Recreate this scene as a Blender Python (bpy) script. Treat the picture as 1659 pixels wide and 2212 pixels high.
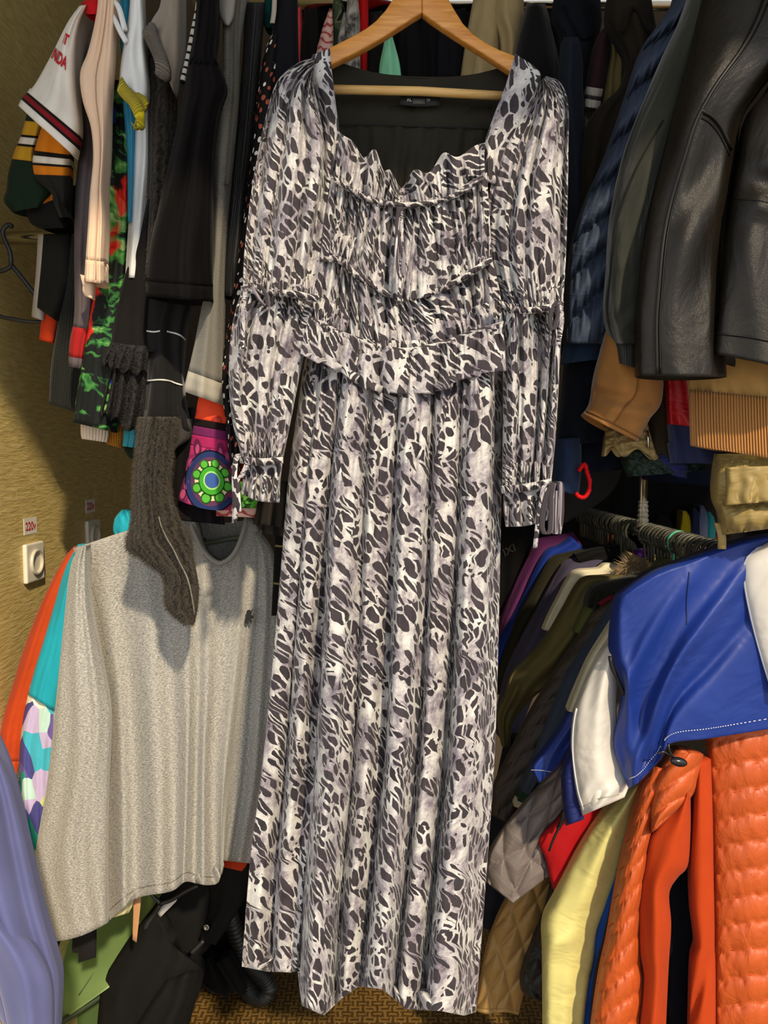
import bpy, math, random
import numpy as np
from mathutils import Vector

for o in list(bpy.data.objects):
    bpy.data.objects.remove(o, do_unlink=True)
SC = bpy.context.scene
COL = SC.collection
PI = math.pi

# ------------------------------------------------------------------ camera
CH, PITCH, F, W0, H0 = 1.40, math.radians(4.0), 1659.0, 1659.0, 2212.0
cam = bpy.data.cameras.new('camera')
cam.sensor_fit = 'HORIZONTAL'
cam.sensor_width = 36.0
cam.lens = 36.0 * F / W0
cam.clip_start = 0.02
camo = bpy.data.objects.new('camera', cam)
COL.objects.link(camo)
camo.location = (0, 0, CH)
camo.rotation_euler = (PI / 2 - PITCH, 0, 0)
SC.camera = camo

# ------------------------------------------------------------------ world, sun, exposure
wd = bpy.data.worlds.new('sky')
SC.world = wd
wd.use_nodes = True
bg = wd.node_tree.nodes['Background']
bg.inputs[0].default_value = (0.90, 0.94, 1.0, 1)
bg.inputs[1].default_value = 1.3
sun = bpy.data.lights.new('sun', 'SUN')
sun.energy = 3.9
sun.color = (1.0, 0.83, 0.60)
sun.angle = math.radians(2.0)
suno = bpy.data.objects.new('sun', sun)
COL.objects.link(suno)
SAZ, SEL = math.radians(-21), math.radians(36)
sdir = Vector((math.sin(SAZ) * math.cos(SEL), math.cos(SAZ) * math.cos(SEL), -math.sin(SEL)))
suno.rotation_euler = sdir.to_track_quat('-Z', 'Y').to_euler()
suno.location = (-2, -4, 4)
vs = SC.view_settings
vs.view_transform = 'Standard'
vs.look = 'None'
vs.gamma = 1.0
vs.use_curve_mapping = False
vs.exposure = 0.12

# ------------------------------------------------------------------ projection: a point of the photograph at a depth in the room
CP, SP = math.cos(PITCH), math.sin(PITCH)
def at(px, py, d):
    px = np.asarray(px, float); py = np.asarray(py, float); d = np.asarray(d, float)
    xc = (px - W0 / 2) / F
    yc = -(py - H0 / 2) / F
    s = d / (CP + yc * SP)
    return np.stack([s * xc, d + 0 * s, CH + s * (yc * CP - SP)], -1)

# ------------------------------------------------------------------ materials
def lin(h):
    h = h.lstrip('#')
    c = [int(h[i:i + 2], 16) / 255 for i in (0, 2, 4)]
    return tuple((x / 12.92 if x <= .04045 else ((x + .055) / 1.055) ** 2.4) for x in c) + (1.0,)

class NT:
    def __init__(s, name):
        s.m = bpy.data.materials.new(name)
        s.m.use_nodes = True
        s.t = s.m.node_tree
        s.b = s.t.nodes['Principled BSDF']
        s._uv = None
    def node(s, typ, **kw):
        n = s.t.nodes.new(typ)
        for k, v in kw.items():
            if k.startswith('i_'):
                s.put(n.inputs[k[2:]], v)
            else:
                setattr(n, k, v)
        return n
    def put(s, sock, v):
        if isinstance(v, bpy.types.NodeSocket):
            s.t.links.new(v, sock)
        else:
            sock.default_value = v
    def uv(s):
        if s._uv is None:
            s._uv = s.node('ShaderNodeTexCoord').outputs['UV']
        return s._uv
    def obj(s):
        return s.node('ShaderNodeTexCoord').outputs['Object']
    def map(s, v=None, scale=(1, 1, 1), rot=0.0, loc=(0, 0, 0)):
        n = s.node('ShaderNodeMapping')
        s.put(n.inputs['Vector'], v if v is not None else s.uv())
        n.inputs['Scale'].default_value = scale
        n.inputs['Rotation'].default_value = (0, 0, rot)
        n.inputs['Location'].default_value = loc
        return n.outputs[0]
    def noise(s, v=None, scale=10, detail=2, rough=.5, dist=0.0, color=False):
        n = s.node('ShaderNodeTexNoise')
        s.put(n.inputs['Vector'], v if v is not None else s.uv())
        n.inputs['Scale'].default_value = scale
        n.inputs['Detail'].default_value = detail
        n.inputs['Roughness'].default_value = rough
        n.inputs['Distortion'].default_value = dist
        return n.outputs['Color' if color else 'Fac']
    def vor(s, v=None, scale=10, feature='F1', out='Distance', rnd=1.0):
        n = s.node('ShaderNodeTexVoronoi')
        n.feature = feature
        s.put(n.inputs['Vector'], v if v is not None else s.uv())
        n.inputs['Scale'].default_value = scale
        n.inputs['Randomness'].default_value = rnd
        return n.outputs[out]
    def wave(s, v=None, scale=10, dirn='X', dist=0.0, dscale=1.0):
        n = s.node('ShaderNodeTexWave')
        n.bands_direction = dirn
        s.put(n.inputs['Vector'], v if v is not None else s.uv())
        n.inputs['Scale'].default_value = scale
        n.inputs['Distortion'].default_value = dist
        n.inputs['Detail Scale'].default_value = dscale
        return n.outputs['Fac']
    def math(s, op, a, b=0.0, c=None):
        n = s.node('ShaderNodeMath', operation=op)
        s.put(n.inputs[0], a)
        s.put(n.inputs[1], b)
        if c is not None:
            s.put(n.inputs[2], c)
        return n.outputs[0]
    def vadd(s, a, b, k):
        n = s.node('ShaderNodeVectorMath', operation='SUBTRACT')
        s.put(n.inputs[0], b); n.inputs[1].default_value = (.5, .5, .5)
        n2 = s.node('ShaderNodeVectorMath', operation='SCALE')
        s.put(n2.inputs[0], n.outputs[0]); n2.inputs['Scale'].default_value = k
        n3 = s.node('ShaderNodeVectorMath', operation='ADD')
        s.put(n3.inputs[0], a); s.put(n3.inputs[1], n2.outputs[0])
        return n3.outputs[0]
    def ramp(s, f, stops, const=False):
        n = s.node('ShaderNodeValToRGB')
        s.put(n.inputs[0], f)
        cr = n.color_ramp
        if const:
            cr.interpolation = 'CONSTANT'
        while len(cr.elements) < len(stops):
            cr.elements.new(.5)
        for e, (p, c) in zip(cr.elements, stops):
            e.position = p
            e.color = lin(c) if isinstance(c, str) else (c if isinstance(c, tuple) else (c, c, c, 1))
        return n.outputs[0]
    def mix(s, f, a, b, mode='MIX'):
        n = s.node('ShaderNodeMix', data_type='RGBA', blend_type=mode)
        s.put(n.inputs[0], f)
        s.put(n.inputs[6], lin(a) if isinstance(a, str) else a)
        s.put(n.inputs[7], lin(b) if isinstance(b, str) else b)
        return n.outputs[2]
    def bump(s, h, strength=.3, dist=.002, nrm=None):
        n = s.node('ShaderNodeBump')
        n.inputs['Strength'].default_value = strength
        n.inputs['Distance'].default_value = dist
        s.put(n.inputs['Height'], h)
        if nrm is not None:
            s.put(n.inputs['Normal'], nrm)
        return n.outputs[0]
    def done(s, col=None, rough=.85, nrm=None, metal=0.0, sheen=0.0, spec=.3, **kw):
        b = s.b
        if col is not None:
            s.put(b.inputs['Base Color'], lin(col) if isinstance(col, str) else col)
        s.put(b.inputs['Roughness'], rough)
        b.inputs['Metallic'].default_value = metal
        b.inputs['Specular IOR Level'].default_value = spec
        b.inputs['Sheen Weight'].default_value = sheen
        b.inputs['Sheen Roughness'].default_value = .4
        if nrm is not None:
            s.put(b.inputs['Normal'], nrm)
        for k, v in kw.items():
            s.put(b.inputs[k], v)
        return s.m

MC = {}
def fab(c, rough=.92, sheen=.03, var=.10, wr=.5, weave=.25, spec=.10, wscale=7.0, ws=(1.6, .6, 1)):
    """plain woven or jersey cloth"""
    key = ('fab', c, rough, sheen, var, wr, weave, spec, wscale, ws)
    if key in MC: return MC[key]
    t = NT('cloth_' + c.strip('#'))
    n = t.noise(scale=9, detail=4, rough=.6)
    base = lin(c)
    dark = tuple(x * (1 - var * 1.6) for x in base[:3]) + (1,)
    lite = tuple(min(1, x * (1 + var)) for x in base[:3]) + (1,)
    col = t.ramp(n, [(.3, dark), (.7, lite)])
    w = t.noise(t.map(scale=ws), scale=wscale, detail=3, rough=.55, dist=.6)
    b1 = t.bump(w, wr, .018)
    b2 = t.bump(t.noise(scale=900, detail=1), weave, .0012, b1)
    MC[key] = t.done(col, rough, b2, sheen=sheen, spec=spec)
    return MC[key]
def nylon(c, rough=.42, wr=.55, var=.06, scale=16.0, ws=(.7, 1.5, 1), spec=.4):
    return fab(c, rough, .02, var, wr, .08, spec, scale, ws)
def rib(c, freq=160, rough=.9, depth=.9, dirn='X', dark=.55, dist=0.004):
    key = ('rib', c, freq, dirn, dark)
    if key in MC: return MC[key]
    t = NT('ribbed_' + c.strip('#'))
    w = t.wave(scale=freq / 6.283 * 2, dirn=dirn, dist=.3, dscale=8)
    base = lin(c)
    col = t.ramp(w, [(.0, tuple(x * dark for x in base[:3]) + (1,)), (.6, base)])
    MC[key] = t.done(col, rough, t.bump(w, depth, dist), sheen=.15, spec=.2)
    return MC[key]
def leather(c, rough=.42, gscale=640):
    key = ('lea', c, rough)
    if key in MC: return MC[key]
    t = NT('leather_' + c.strip('#'))
    v = t.vor(t.vadd(t.uv(), t.noise(scale=300, color=True), .0012), scale=gscale, feature='DISTANCE_TO_EDGE')
    w = t.noise(t.map(scale=(1.4, .8, 1)), scale=11, detail=4, dist=.9)
    n1 = t.bump(w, .35, .016)
    n2 = t.bump(t.ramp(v, [(0, 0.0), (.25, 1.0)]), .22, .0009, n1)
    col = t.ramp(t.noise(scale=7, detail=4), [(.35, tuple(x * .75 for x in lin(c)[:3]) + (1,)), (.7, tuple(x * 1.35 for x in lin(c)[:3]) + (1,))])
    r = t.math('MULTIPLY_ADD', t.noise(scale=14, detail=3), .22, rough - .08)
    MC[key] = t.done(col, r, n2, spec=.3)
    return MC[key]
def solid(c, rough=.5, metal=0.0, spec=.5, name=None):
    key = ('sol', c, rough, metal)
    if key in MC: return MC[key]
    t = NT(name or ('solid_' + c.strip('#')))
    n = t.noise(t.obj(), scale=30, detail=3)
    col = t.ramp(n, [(.3, tuple(x * .9 for x in lin(c)[:3]) + (1,)), (.7, lin(c))])
    MC[key] = t.done(col, rough, metal=metal, spec=spec)
    return MC[key]
def once(f):
    def g(*a):
        key = (f.__name__,) + a
        if key not in MC: MC[key] = f(*a)
        return MC[key]
    return g

@once
def m_leopard(k=1.0, rot=0.0):
    t = NT('leopard_print_chiffon')
    uv = t.uv()
    d1 = t.vadd(uv, t.noise(scale=14 * k, detail=1, color=True), .022)
    d1 = t.vadd(d1, t.noise(scale=70 * k, detail=1, color=True), .0050)
    d1 = t.vadd(d1, t.noise(scale=420 * k, detail=1, color=True), .0010)
    # strokes run from upper left down to the right, rounded, of uneven length
    def strokes(rot_deg, sx, sy, loc, ns, a, b):
        v = t.map(t.map(d1, rot=math.radians(rot_deg) + rot, loc=loc), scale=(sx * k, sy * k, 1))
        f = t.vor(v, 1.0, 'F1'); e = t.vor(v, 1.0, 'DISTANCE_TO_EDGE')
        th = t.math('MULTIPLY_ADD', t.noise(t.map(loc=loc), scale=ns * k, detail=2), a, b)
        return t.math('MULTIPLY', t.math('LESS_THAN', f, th), t.math('GREATER_THAN', e, .085))
    s1 = strokes(-52, 84, 24, (0, 0, 0), 16, 1.25, -.04)
    s2 = strokes(-44, 60, 36, (.31, .77, 0), 20, 1.25, -.06)
    pick = t.math('GREATER_THAN', t.noise(t.map(loc=(3, 1, 0)), scale=9 * k, detail=2), .52)
    spot = t.math('ADD', t.math('MULTIPLY', s1, t.math('SUBTRACT', 1.0, pick)), t.math('MULTIPLY', s2, pick))
    # small round dots in the pale gaps
    f3 = t.vor(d1, 78 * k, 'F1')
    dots = t.math('LESS_THAN', f3, .22)
    rnd = t.math('GREATER_THAN', t.noise(t.map(loc=(7, 4, 0)), scale=30 * k, detail=1), .56)
    spot = t.math('MAXIMUM', spot, t.math('MULTIPLY', dots, rnd))
    smoke = t.noise(t.map(scale=(1, .8, 1), loc=(5, 5, 0)), scale=19 * k, detail=9, rough=.78)
    bgc = t.ramp(smoke, [(.38, '#d2d1ca'), (.48, '#b8b4b1'), (.56, '#8b838a'), (.66, '#544b54')])
    dk = t.ramp(t.noise(scale=30, detail=3), [(.35, '#2c272b'), (.7, '#3f383d')])
    col = t.mix(spot, bgc, dk)
    fine = t.bump(t.noise(scale=1100, detail=1), .15, .001)
    wr = t.bump(t.noise(t.map(scale=(2.2, .5, 1)), scale=13, detail=3, dist=.4), .35, .010, fine)
    return t.done(col, .72, wr, sheen=.15, spec=.25)

@once
def m_wood():
    t = NT('varnished_beech')
    g = t.noise(t.map(t.obj(), scale=(3, 30, 30)), scale=6, detail=5, dist=.6)
    col = t.ramp(g, [(.3, '#b9762c'), (.55, '#cf8d40'), (.75, '#dba257')])
    return t.done(col, .33, t.bump(g, .05, .001), spec=.5)
@once
def m_wood_light():
    t = NT('pale_beech_bar')
    g = t.noise(t.map(t.obj(), scale=(3, 40, 40)), scale=6, detail=4)
    return t.done(t.ramp(g, [(.3, '#cf9f58'), (.7, '#e4bd7c')]), .4, spec=.4)
@once
def m_chrome():
    t = NT('polished_chrome')
    n = t.noise(t.obj(), scale=8, detail=2)
    return t.done('#c9c6bd', t.math('MULTIPLY_ADD', n, .15, .08), metal=1.0)
@once
def m_wallpaper():
    t = NT('olive_gold_wallpaper')
    o = t.obj()
    # short horizontal dashes of relief (wall lies in the YZ plane)
    w = t.noise(t.map(o, scale=(1, 26, 170)), scale=1.0, detail=3, rough=.6, dist=.5)
    big = t.noise(o, scale=3, detail=3)
    c1 = t.ramp(w, [(.34, '#b79f5c'), (.6, '#d4bd7a'), (.78, '#e6d59a')])
    col = t.mix(t.math('MULTIPLY', big, .35), c1, '#c9b26e')
    return t.done(col, .5, t.bump(w, .55, .004), spec=.45)
@once
def m_floor():
    t = NT('basket_weave_linoleum')
    uv = t.map(t.obj(), scale=(1, 1, 1))
    sx = t.map(uv, scale=(52, 52, 52))
    ch = t.node('ShaderNodeTexChecker', i_Vector=sx, i_Scale=1.0).outputs['Fac']
    dd = t.vadd(uv, t.noise(uv, scale=40, color=True), .006)
    wa = t.wave(dd, scale=52 * 3 / 6.283, dirn='X', dist=2.2, dscale=3)
    wb = t.wave(dd, scale=52 * 3 / 6.283, dirn='Y', dist=2.2, dscale=3)
    w = t.math('ADD', t.math('MULTIPLY', ch, wa), t.math('MULTIPLY', t.math('SUBTRACT', 1.0, ch), wb))
    col = t.ramp(w, [(.2, '#4d3a1d'), (.5, '#6d5229'), (.85, '#876836')])
    dirt = t.ramp(t.noise(uv, scale=5, detail=5), [(.4, 1.0), (.75, .55)])
    col = t.mix(1.0, col, dirt, 'MULTIPLY')
    return t.done(col, .42, t.bump(w, .3, .002), spec=.4)
@once
def m_ground():
    t = NT('concrete_ground')
    n = t.noise(t.obj(), scale=4, detail=6)
    return t.done(t.ramp(n, [(.3, '#7d7870'), (.7, '#9a948a')]), .9)
@once
def m_plaster(c):
    t = NT('plaster')
    n = t.noise(t.obj(), scale=5, detail=5)
    return t.done(t.ramp(n, [(.3, tuple(x * .85 for x in lin(c)[:3]) + (1,)), (.7, lin(c))]), .8, t.bump(n, .1, .004))
@once
def m_heather(a='#8e8c86', b='#c3c0b6'):
    t = NT('heather_grey_jersey')
    uv = t.uv()
    n = t.noise(t.map(uv, rot=.25, scale=(230, 820, 1)), scale=1.0, detail=3, rough=.7, dist=.6)
    big = t.noise(scale=5, detail=3)
    col = t.ramp(n, [(.32, '#6f6d69'), (.46, a), (.62, b)])
    w = t.noise(t.map(scale=(1.8, .35, 1)), scale=6, detail=3, dist=.5)
    nr = t.bump(n, .2, .001, t.bump(w, .5, .016))
    return t.done(col, .92, nr, sheen=.2, spec=.15)
@once
def m_mohair(c1='#1b1916', c2='#413b33'):
    t = NT('mohair_knit_' + c1.strip('#'))
    w = t.wave(scale=22, dirn='X', dist=5, dscale=4)
    n = t.noise(scale=160, detail=4, rough=.7)
    f = t.math('ADD', t.math('MULTIPLY', w, .35), t.math('MULTIPLY', n, .75))
    return t.done(t.ramp(f, [(.3, c1), (.8, c2)]), .98, t.bump(f, .9, .006), sheen=.12, spec=.05)
@once
def m_mesh(c1, c2, sc=170):
    t = NT('open_mesh_' + c1.strip('#'))
    a = t.wave(scale=sc / 3.1416 * .8, dirn='X')
    b = t.wave(scale=sc / 3.1416 * 1.1, dirn='Y')
    h = t.math('MULTIPLY', a, b)
    return t.done(t.ramp(h, [(.18, c2), (.45, c1)]), .9, t.bump(h, .5, .002), sheen=.1)
@once
def m_knitrow(c1, c2, sc=300):
    t = NT('knit_rows_' + c1.strip('#'))
    a = t.wave(scale=sc / 6.283, dirn='Y', dist=.6, dscale=20)
    b = t.wave(scale=sc / 6.283 * 1.3, dirn='X')
    h = t.math('MULTIPLY', a, t.math('MULTIPLY_ADD', b, .5, .5))
    return t.done(t.ramp(h, [(.15, c2), (.5, c1)]), .95, t.bump(h, .7, .003), sheen=.2, spec=.1)
@once
def m_floral():
    t = NT('tropical_floral_print')
    uv = t.vadd(t.uv(), t.noise(scale=22, detail=3, color=True), .05)
    n1 = t.noise(t.map(uv, rot=.5, scale=(1, 2.4, 1)), scale=15, detail=3, dist=1.2)
    n2 = t.noise(t.map(uv, loc=(4, 2, 0), scale=(1.2, .8, 1)), scale=9, detail=2, dist=.6)
    n3 = t.noise(t.map(uv, loc=(9, 6, 0)), scale=14, detail=2)
    leaf = t.ramp(n1, [(.50, '#0d1110'), (.54, '#245a2a'), (.62, '#4b8a3e'), (.70, '#9aba74')])
    red = t.ramp(n1, [(.3, '#7d0d0d'), (.55, '#cf2416'), (.75, '#ef5a3c')])
    col = t.mix(t.ramp(n2, [(.565, 0.0), (.585, 1.0)]), leaf, red)
    col = t.mix(t.ramp(n3, [(.66, 0.0), (.68, 1.0)]), col, '#1c3f9a')
    return t.done(col, .75, t.bump(t.noise(t.map(scale=(2, .5, 1)), scale=8), .4, .012), spec=.25)
@once
def m_paisley_dots():
    t = NT('black_paisley_dots')
    uv = t.map(rot=.5)
    d = t.vadd(uv, t.noise(scale=60, color=True), .006)
    f = t.vor(t.map(d, scale=(1.0, .55, 1)), 100, 'F1', rnd=.35)
    c = t.vor(t.map(d, scale=(1.0, .55, 1)), 100, 'F1', 'Color', rnd=.35)
    pal = t.ramp(c, [(0, '#e9dfd2'), (.45, '#a8503c'), (.75, '#efe7dc')], True)
    dot = t.math('LESS_THAN', f, .27)
    col = t.mix(dot, '#0e0b0b', pal)
    return t.done(col, .8, spec=.2)
@once
def m_herring():
    t = NT('herringbone_tweed')
    a = t.wave(t.map(rot=.785), scale=110, dirn='X')
    b = t.wave(t.map(rot=-.785), scale=110, dirn='X')
    s = t.math('GREATER_THAN', t.wave(scale=24, dirn='X'), .5)
    h = t.math('ADD', t.math('MULTIPLY', a, s), t.math('MULTIPLY', b, t.math('SUBTRACT', 1.0, s)))
    return t.done(t.ramp(h, [(.45, '#0b0a0a'), (.6, '#2f2c29')]), .95)
@once
def m_camo():
    t = NT('camouflage_print')
    n = t.noise(scale=22, detail=3, dist=.6)
    return t.done(t.ramp(n, [(0, '#1c2c1c'), (.47, '#3d4d30'), (.56, '#6c6a52'), (.63, '#12160f')], True), .85)
@once
def m_greyprint():
    t = NT('grey_marbled_print')
    n = t.noise(scale=28, detail=4, dist=1.2)
    return t.done(t.ramp(n, [(.35, '#4a4744'), (.5, '#8f8a80'), (.65, '#b8b2a6')]), .85)
@once
def m_pinkprint():
    t = NT('pink_line_print')
    w = t.wave(t.vadd(t.uv(), t.noise(scale=30, color=True), .03), scale=22, dirn='Y', dist=5, dscale=2)
    return t.done(t.ramp(w, [(.1, '#a8433f'), (.25, '#d8a598'), (1, '#e2b6a8')]), .85)
@once
def m_patches():
    t = NT('abstract_patch_print')
    d = t.vadd(t.uv(), t.noise(scale=10, color=True), .05)
    c = t.vor(t.map(d, scale=(1, .8, 1)), 24, 'F1', 'Color')
    n = t.node('ShaderNodeSeparateColor'); t.put(n.inputs[0], c)
    col = t.ramp(n.outputs[0], [(0, '#4a4a8c'), (.16, '#bfe0d8'), (.32, '#c3b4dc'), (.46, '#45b4cc'), (.6, '#1f8f82'), (.72, '#e8ecdf'), (.86, '#6a5aa2'), (.94, '#c8d68a')], True)
    return t.done(col, .6, t.bump(t.noise(scale=14, detail=3), .4, .012))
@once
def m_redfloral():
    t = NT('red_orange_flower_print')
    d = t.vadd(t.uv(), t.noise(scale=60, color=True), .01)
    f = t.vor(d, 26, 'F1', rnd=.7)
    return t.done(t.ramp(f, [(.0, '#a32a1c'), (.22, '#d64a2a'), (.3, '#8f1f18'), (.36, '#e2441d')]), .8)
@once
def m_greenprint():
    t = NT('green_leaf_print')
    n = t.noise(scale=45, detail=2, dist=1.5)
    return t.done(t.ramp(n, [(.4, '#1c3a12'), (.5, '#4faa2a'), (.6, '#93c94e'), (.68, '#b8742a')]), .8)
@once
def m_lace():
    t = NT('black_lace')
    d = t.vadd(t.uv(), t.noise(scale=40, color=True), .03)
    f = t.vor(d, 170, 'DISTANCE_TO_EDGE')
    h = t.ramp(f, [(.02, 1.0), (.22, 0.0)])
    return t.done(t.mix(h, '#0c0b0b', '#2b2826'), .9, t.bump(h, .6, .0015))
@once
def m_velvet(c='#141213'):
    t = NT('velvet_' + c.strip('#'))
    n = t.noise(t.map(scale=(2, .4, 1)), scale=6, detail=4)
    return t.done(t.ramp(n, [(.3, tuple(x * .7 for x in lin(c)[:3]) + (1,)), (.7, tuple(x * 1.4 for x in lin(c)[:3]) + (1,))]), .8, t.bump(n, .5, .014), sheen=.03, spec=.06)
@once
def m_fuzzplain(c):
    t = NT('fibre_' + c.strip('#'))
    n = t.noise(t.obj(), scale=40, detail=2)
    return t.done(t.ramp(n, [(.3, tuple(x * .7 for x in lin(c)[:3]) + (1,)), (.7, lin(c))]), .9)
@once
def m_clearfilm():
    t = NT('clear_plastic_film')
    n = t.noise(t.obj(), scale=90, detail=3, dist=1)
    m = t.done('#c9cac6', .08, t.bump(n, .9, .006), spec=.6, Alpha=.16)
    return m
@once
def m_greenpearl():
    t = NT('pearl_green_plastic')
    n = t.noise(t.obj(), scale=3, detail=3)
    return t.done(t.ramp(n, [(.3, '#7fa05c'), (.7, '#9cbb78')]), .24, metal=.5, spec=.6)
@once
def m_twill(c):
    t = NT('twill_' + c.strip('#'))
    w = t.wave(t.map(rot=.7), scale=260, dirn='X')
    n = t.noise(scale=9, detail=4)
    b = lin(c)
    col = t.ramp(n, [(.3, tuple(x * .85 for x in b[:3]) + (1,)), (.7, tuple(min(1, x * 1.08) for x in b[:3]) + (1,))])
    return t.done(col, .85, t.bump(w, .3, .001, t.bump(t.noise(t.map(scale=(1.5, .5, 1)), scale=5, detail=2), .4, .015)), sheen=.15, spec=.15)

# ------------------------------------------------------------------ objects
WL = {}
def mesh_obj(name, verts, faces, mat, parent=None, uvs=None, smooth=True):
    """one mesh object; verts in room coordinates; the origin goes to the bottom centre of the mesh"""
    v = np.asarray(verts, float)
    lo, hi = v.min(0), v.max(0)
    c = np.array([(lo[0] + hi[0]) / 2, (lo[1] + hi[1]) / 2, lo[2]])
    me = bpy.data.meshes.new(name)
    me.from_pydata((v - c).tolist(), [], faces)
    if uvs is not None:
        ul = me.uv_layers.new(name='UVMap')
        ul.data.foreach_set('uv', np.asarray(uvs, np.float32).ravel())
    if smooth:
        me.polygons.foreach_set('use_smooth', [True] * len(me.polygons))
    me.materials.append(mat)
    me.update()
    o = bpy.data.objects.new(name, me)
    COL.objects.link(o)
    WL[o] = c
    if parent is not None:
        o.parent = parent
        c = c - WL[parent]
    o.location = c.tolist()
    return o
def tag(o, label, cat, group=None):
    o['label'] = label
    o['category'] = cat
    if group: o['group'] = group
    return o
def thing(name, label, cat, loc, group=None):
    o = bpy.data.objects.new(name, None)
    o.empty_display_size = .05
    COL.objects.link(o)
    loc = np.asarray(loc, float)
    o.location = loc.tolist()
    WL[o] = loc
    return tag(o, label, cat, group)
def struct(o):
    o['kind'] = 'structure'
    return o

# ------------------------------------------------------------------ curves
def crom(pts, n, smooth=True):
    """n+1 points evenly spread along a smooth curve through pts (any dimension)"""
    p = np.asarray(pts, float)
    if len(p) == 1: return np.repeat(p, n + 1, 0)
    if len(p) > 2 and smooth:
        q = np.vstack([2 * p[0] - p[1], p, 2 * p[-1] - p[-2]])
        t = np.linspace(0, 1, 13)[:-1][:, None]
        out = []
        for i in range(len(p) - 1):
            a, b, c, d = q[i], q[i + 1], q[i + 2], q[i + 3]
            out.append(.5 * (2 * b + (c - a) * t + (2 * a - 5 * b + 4 * c - d) * t ** 2 + (-a + 3 * b - 3 * c + d) * t ** 3))
        p = np.vstack(out + [p[-1:]])
    s = np.r_[0, np.cumsum(np.linalg.norm(np.diff(p[:, :2], axis=0), axis=1) + 1e-9)]
    x = np.linspace(0, s[-1], n + 1)
    return np.stack([np.interp(x, s, p[:, k]) for k in range(p.shape[1])], 1)

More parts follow.
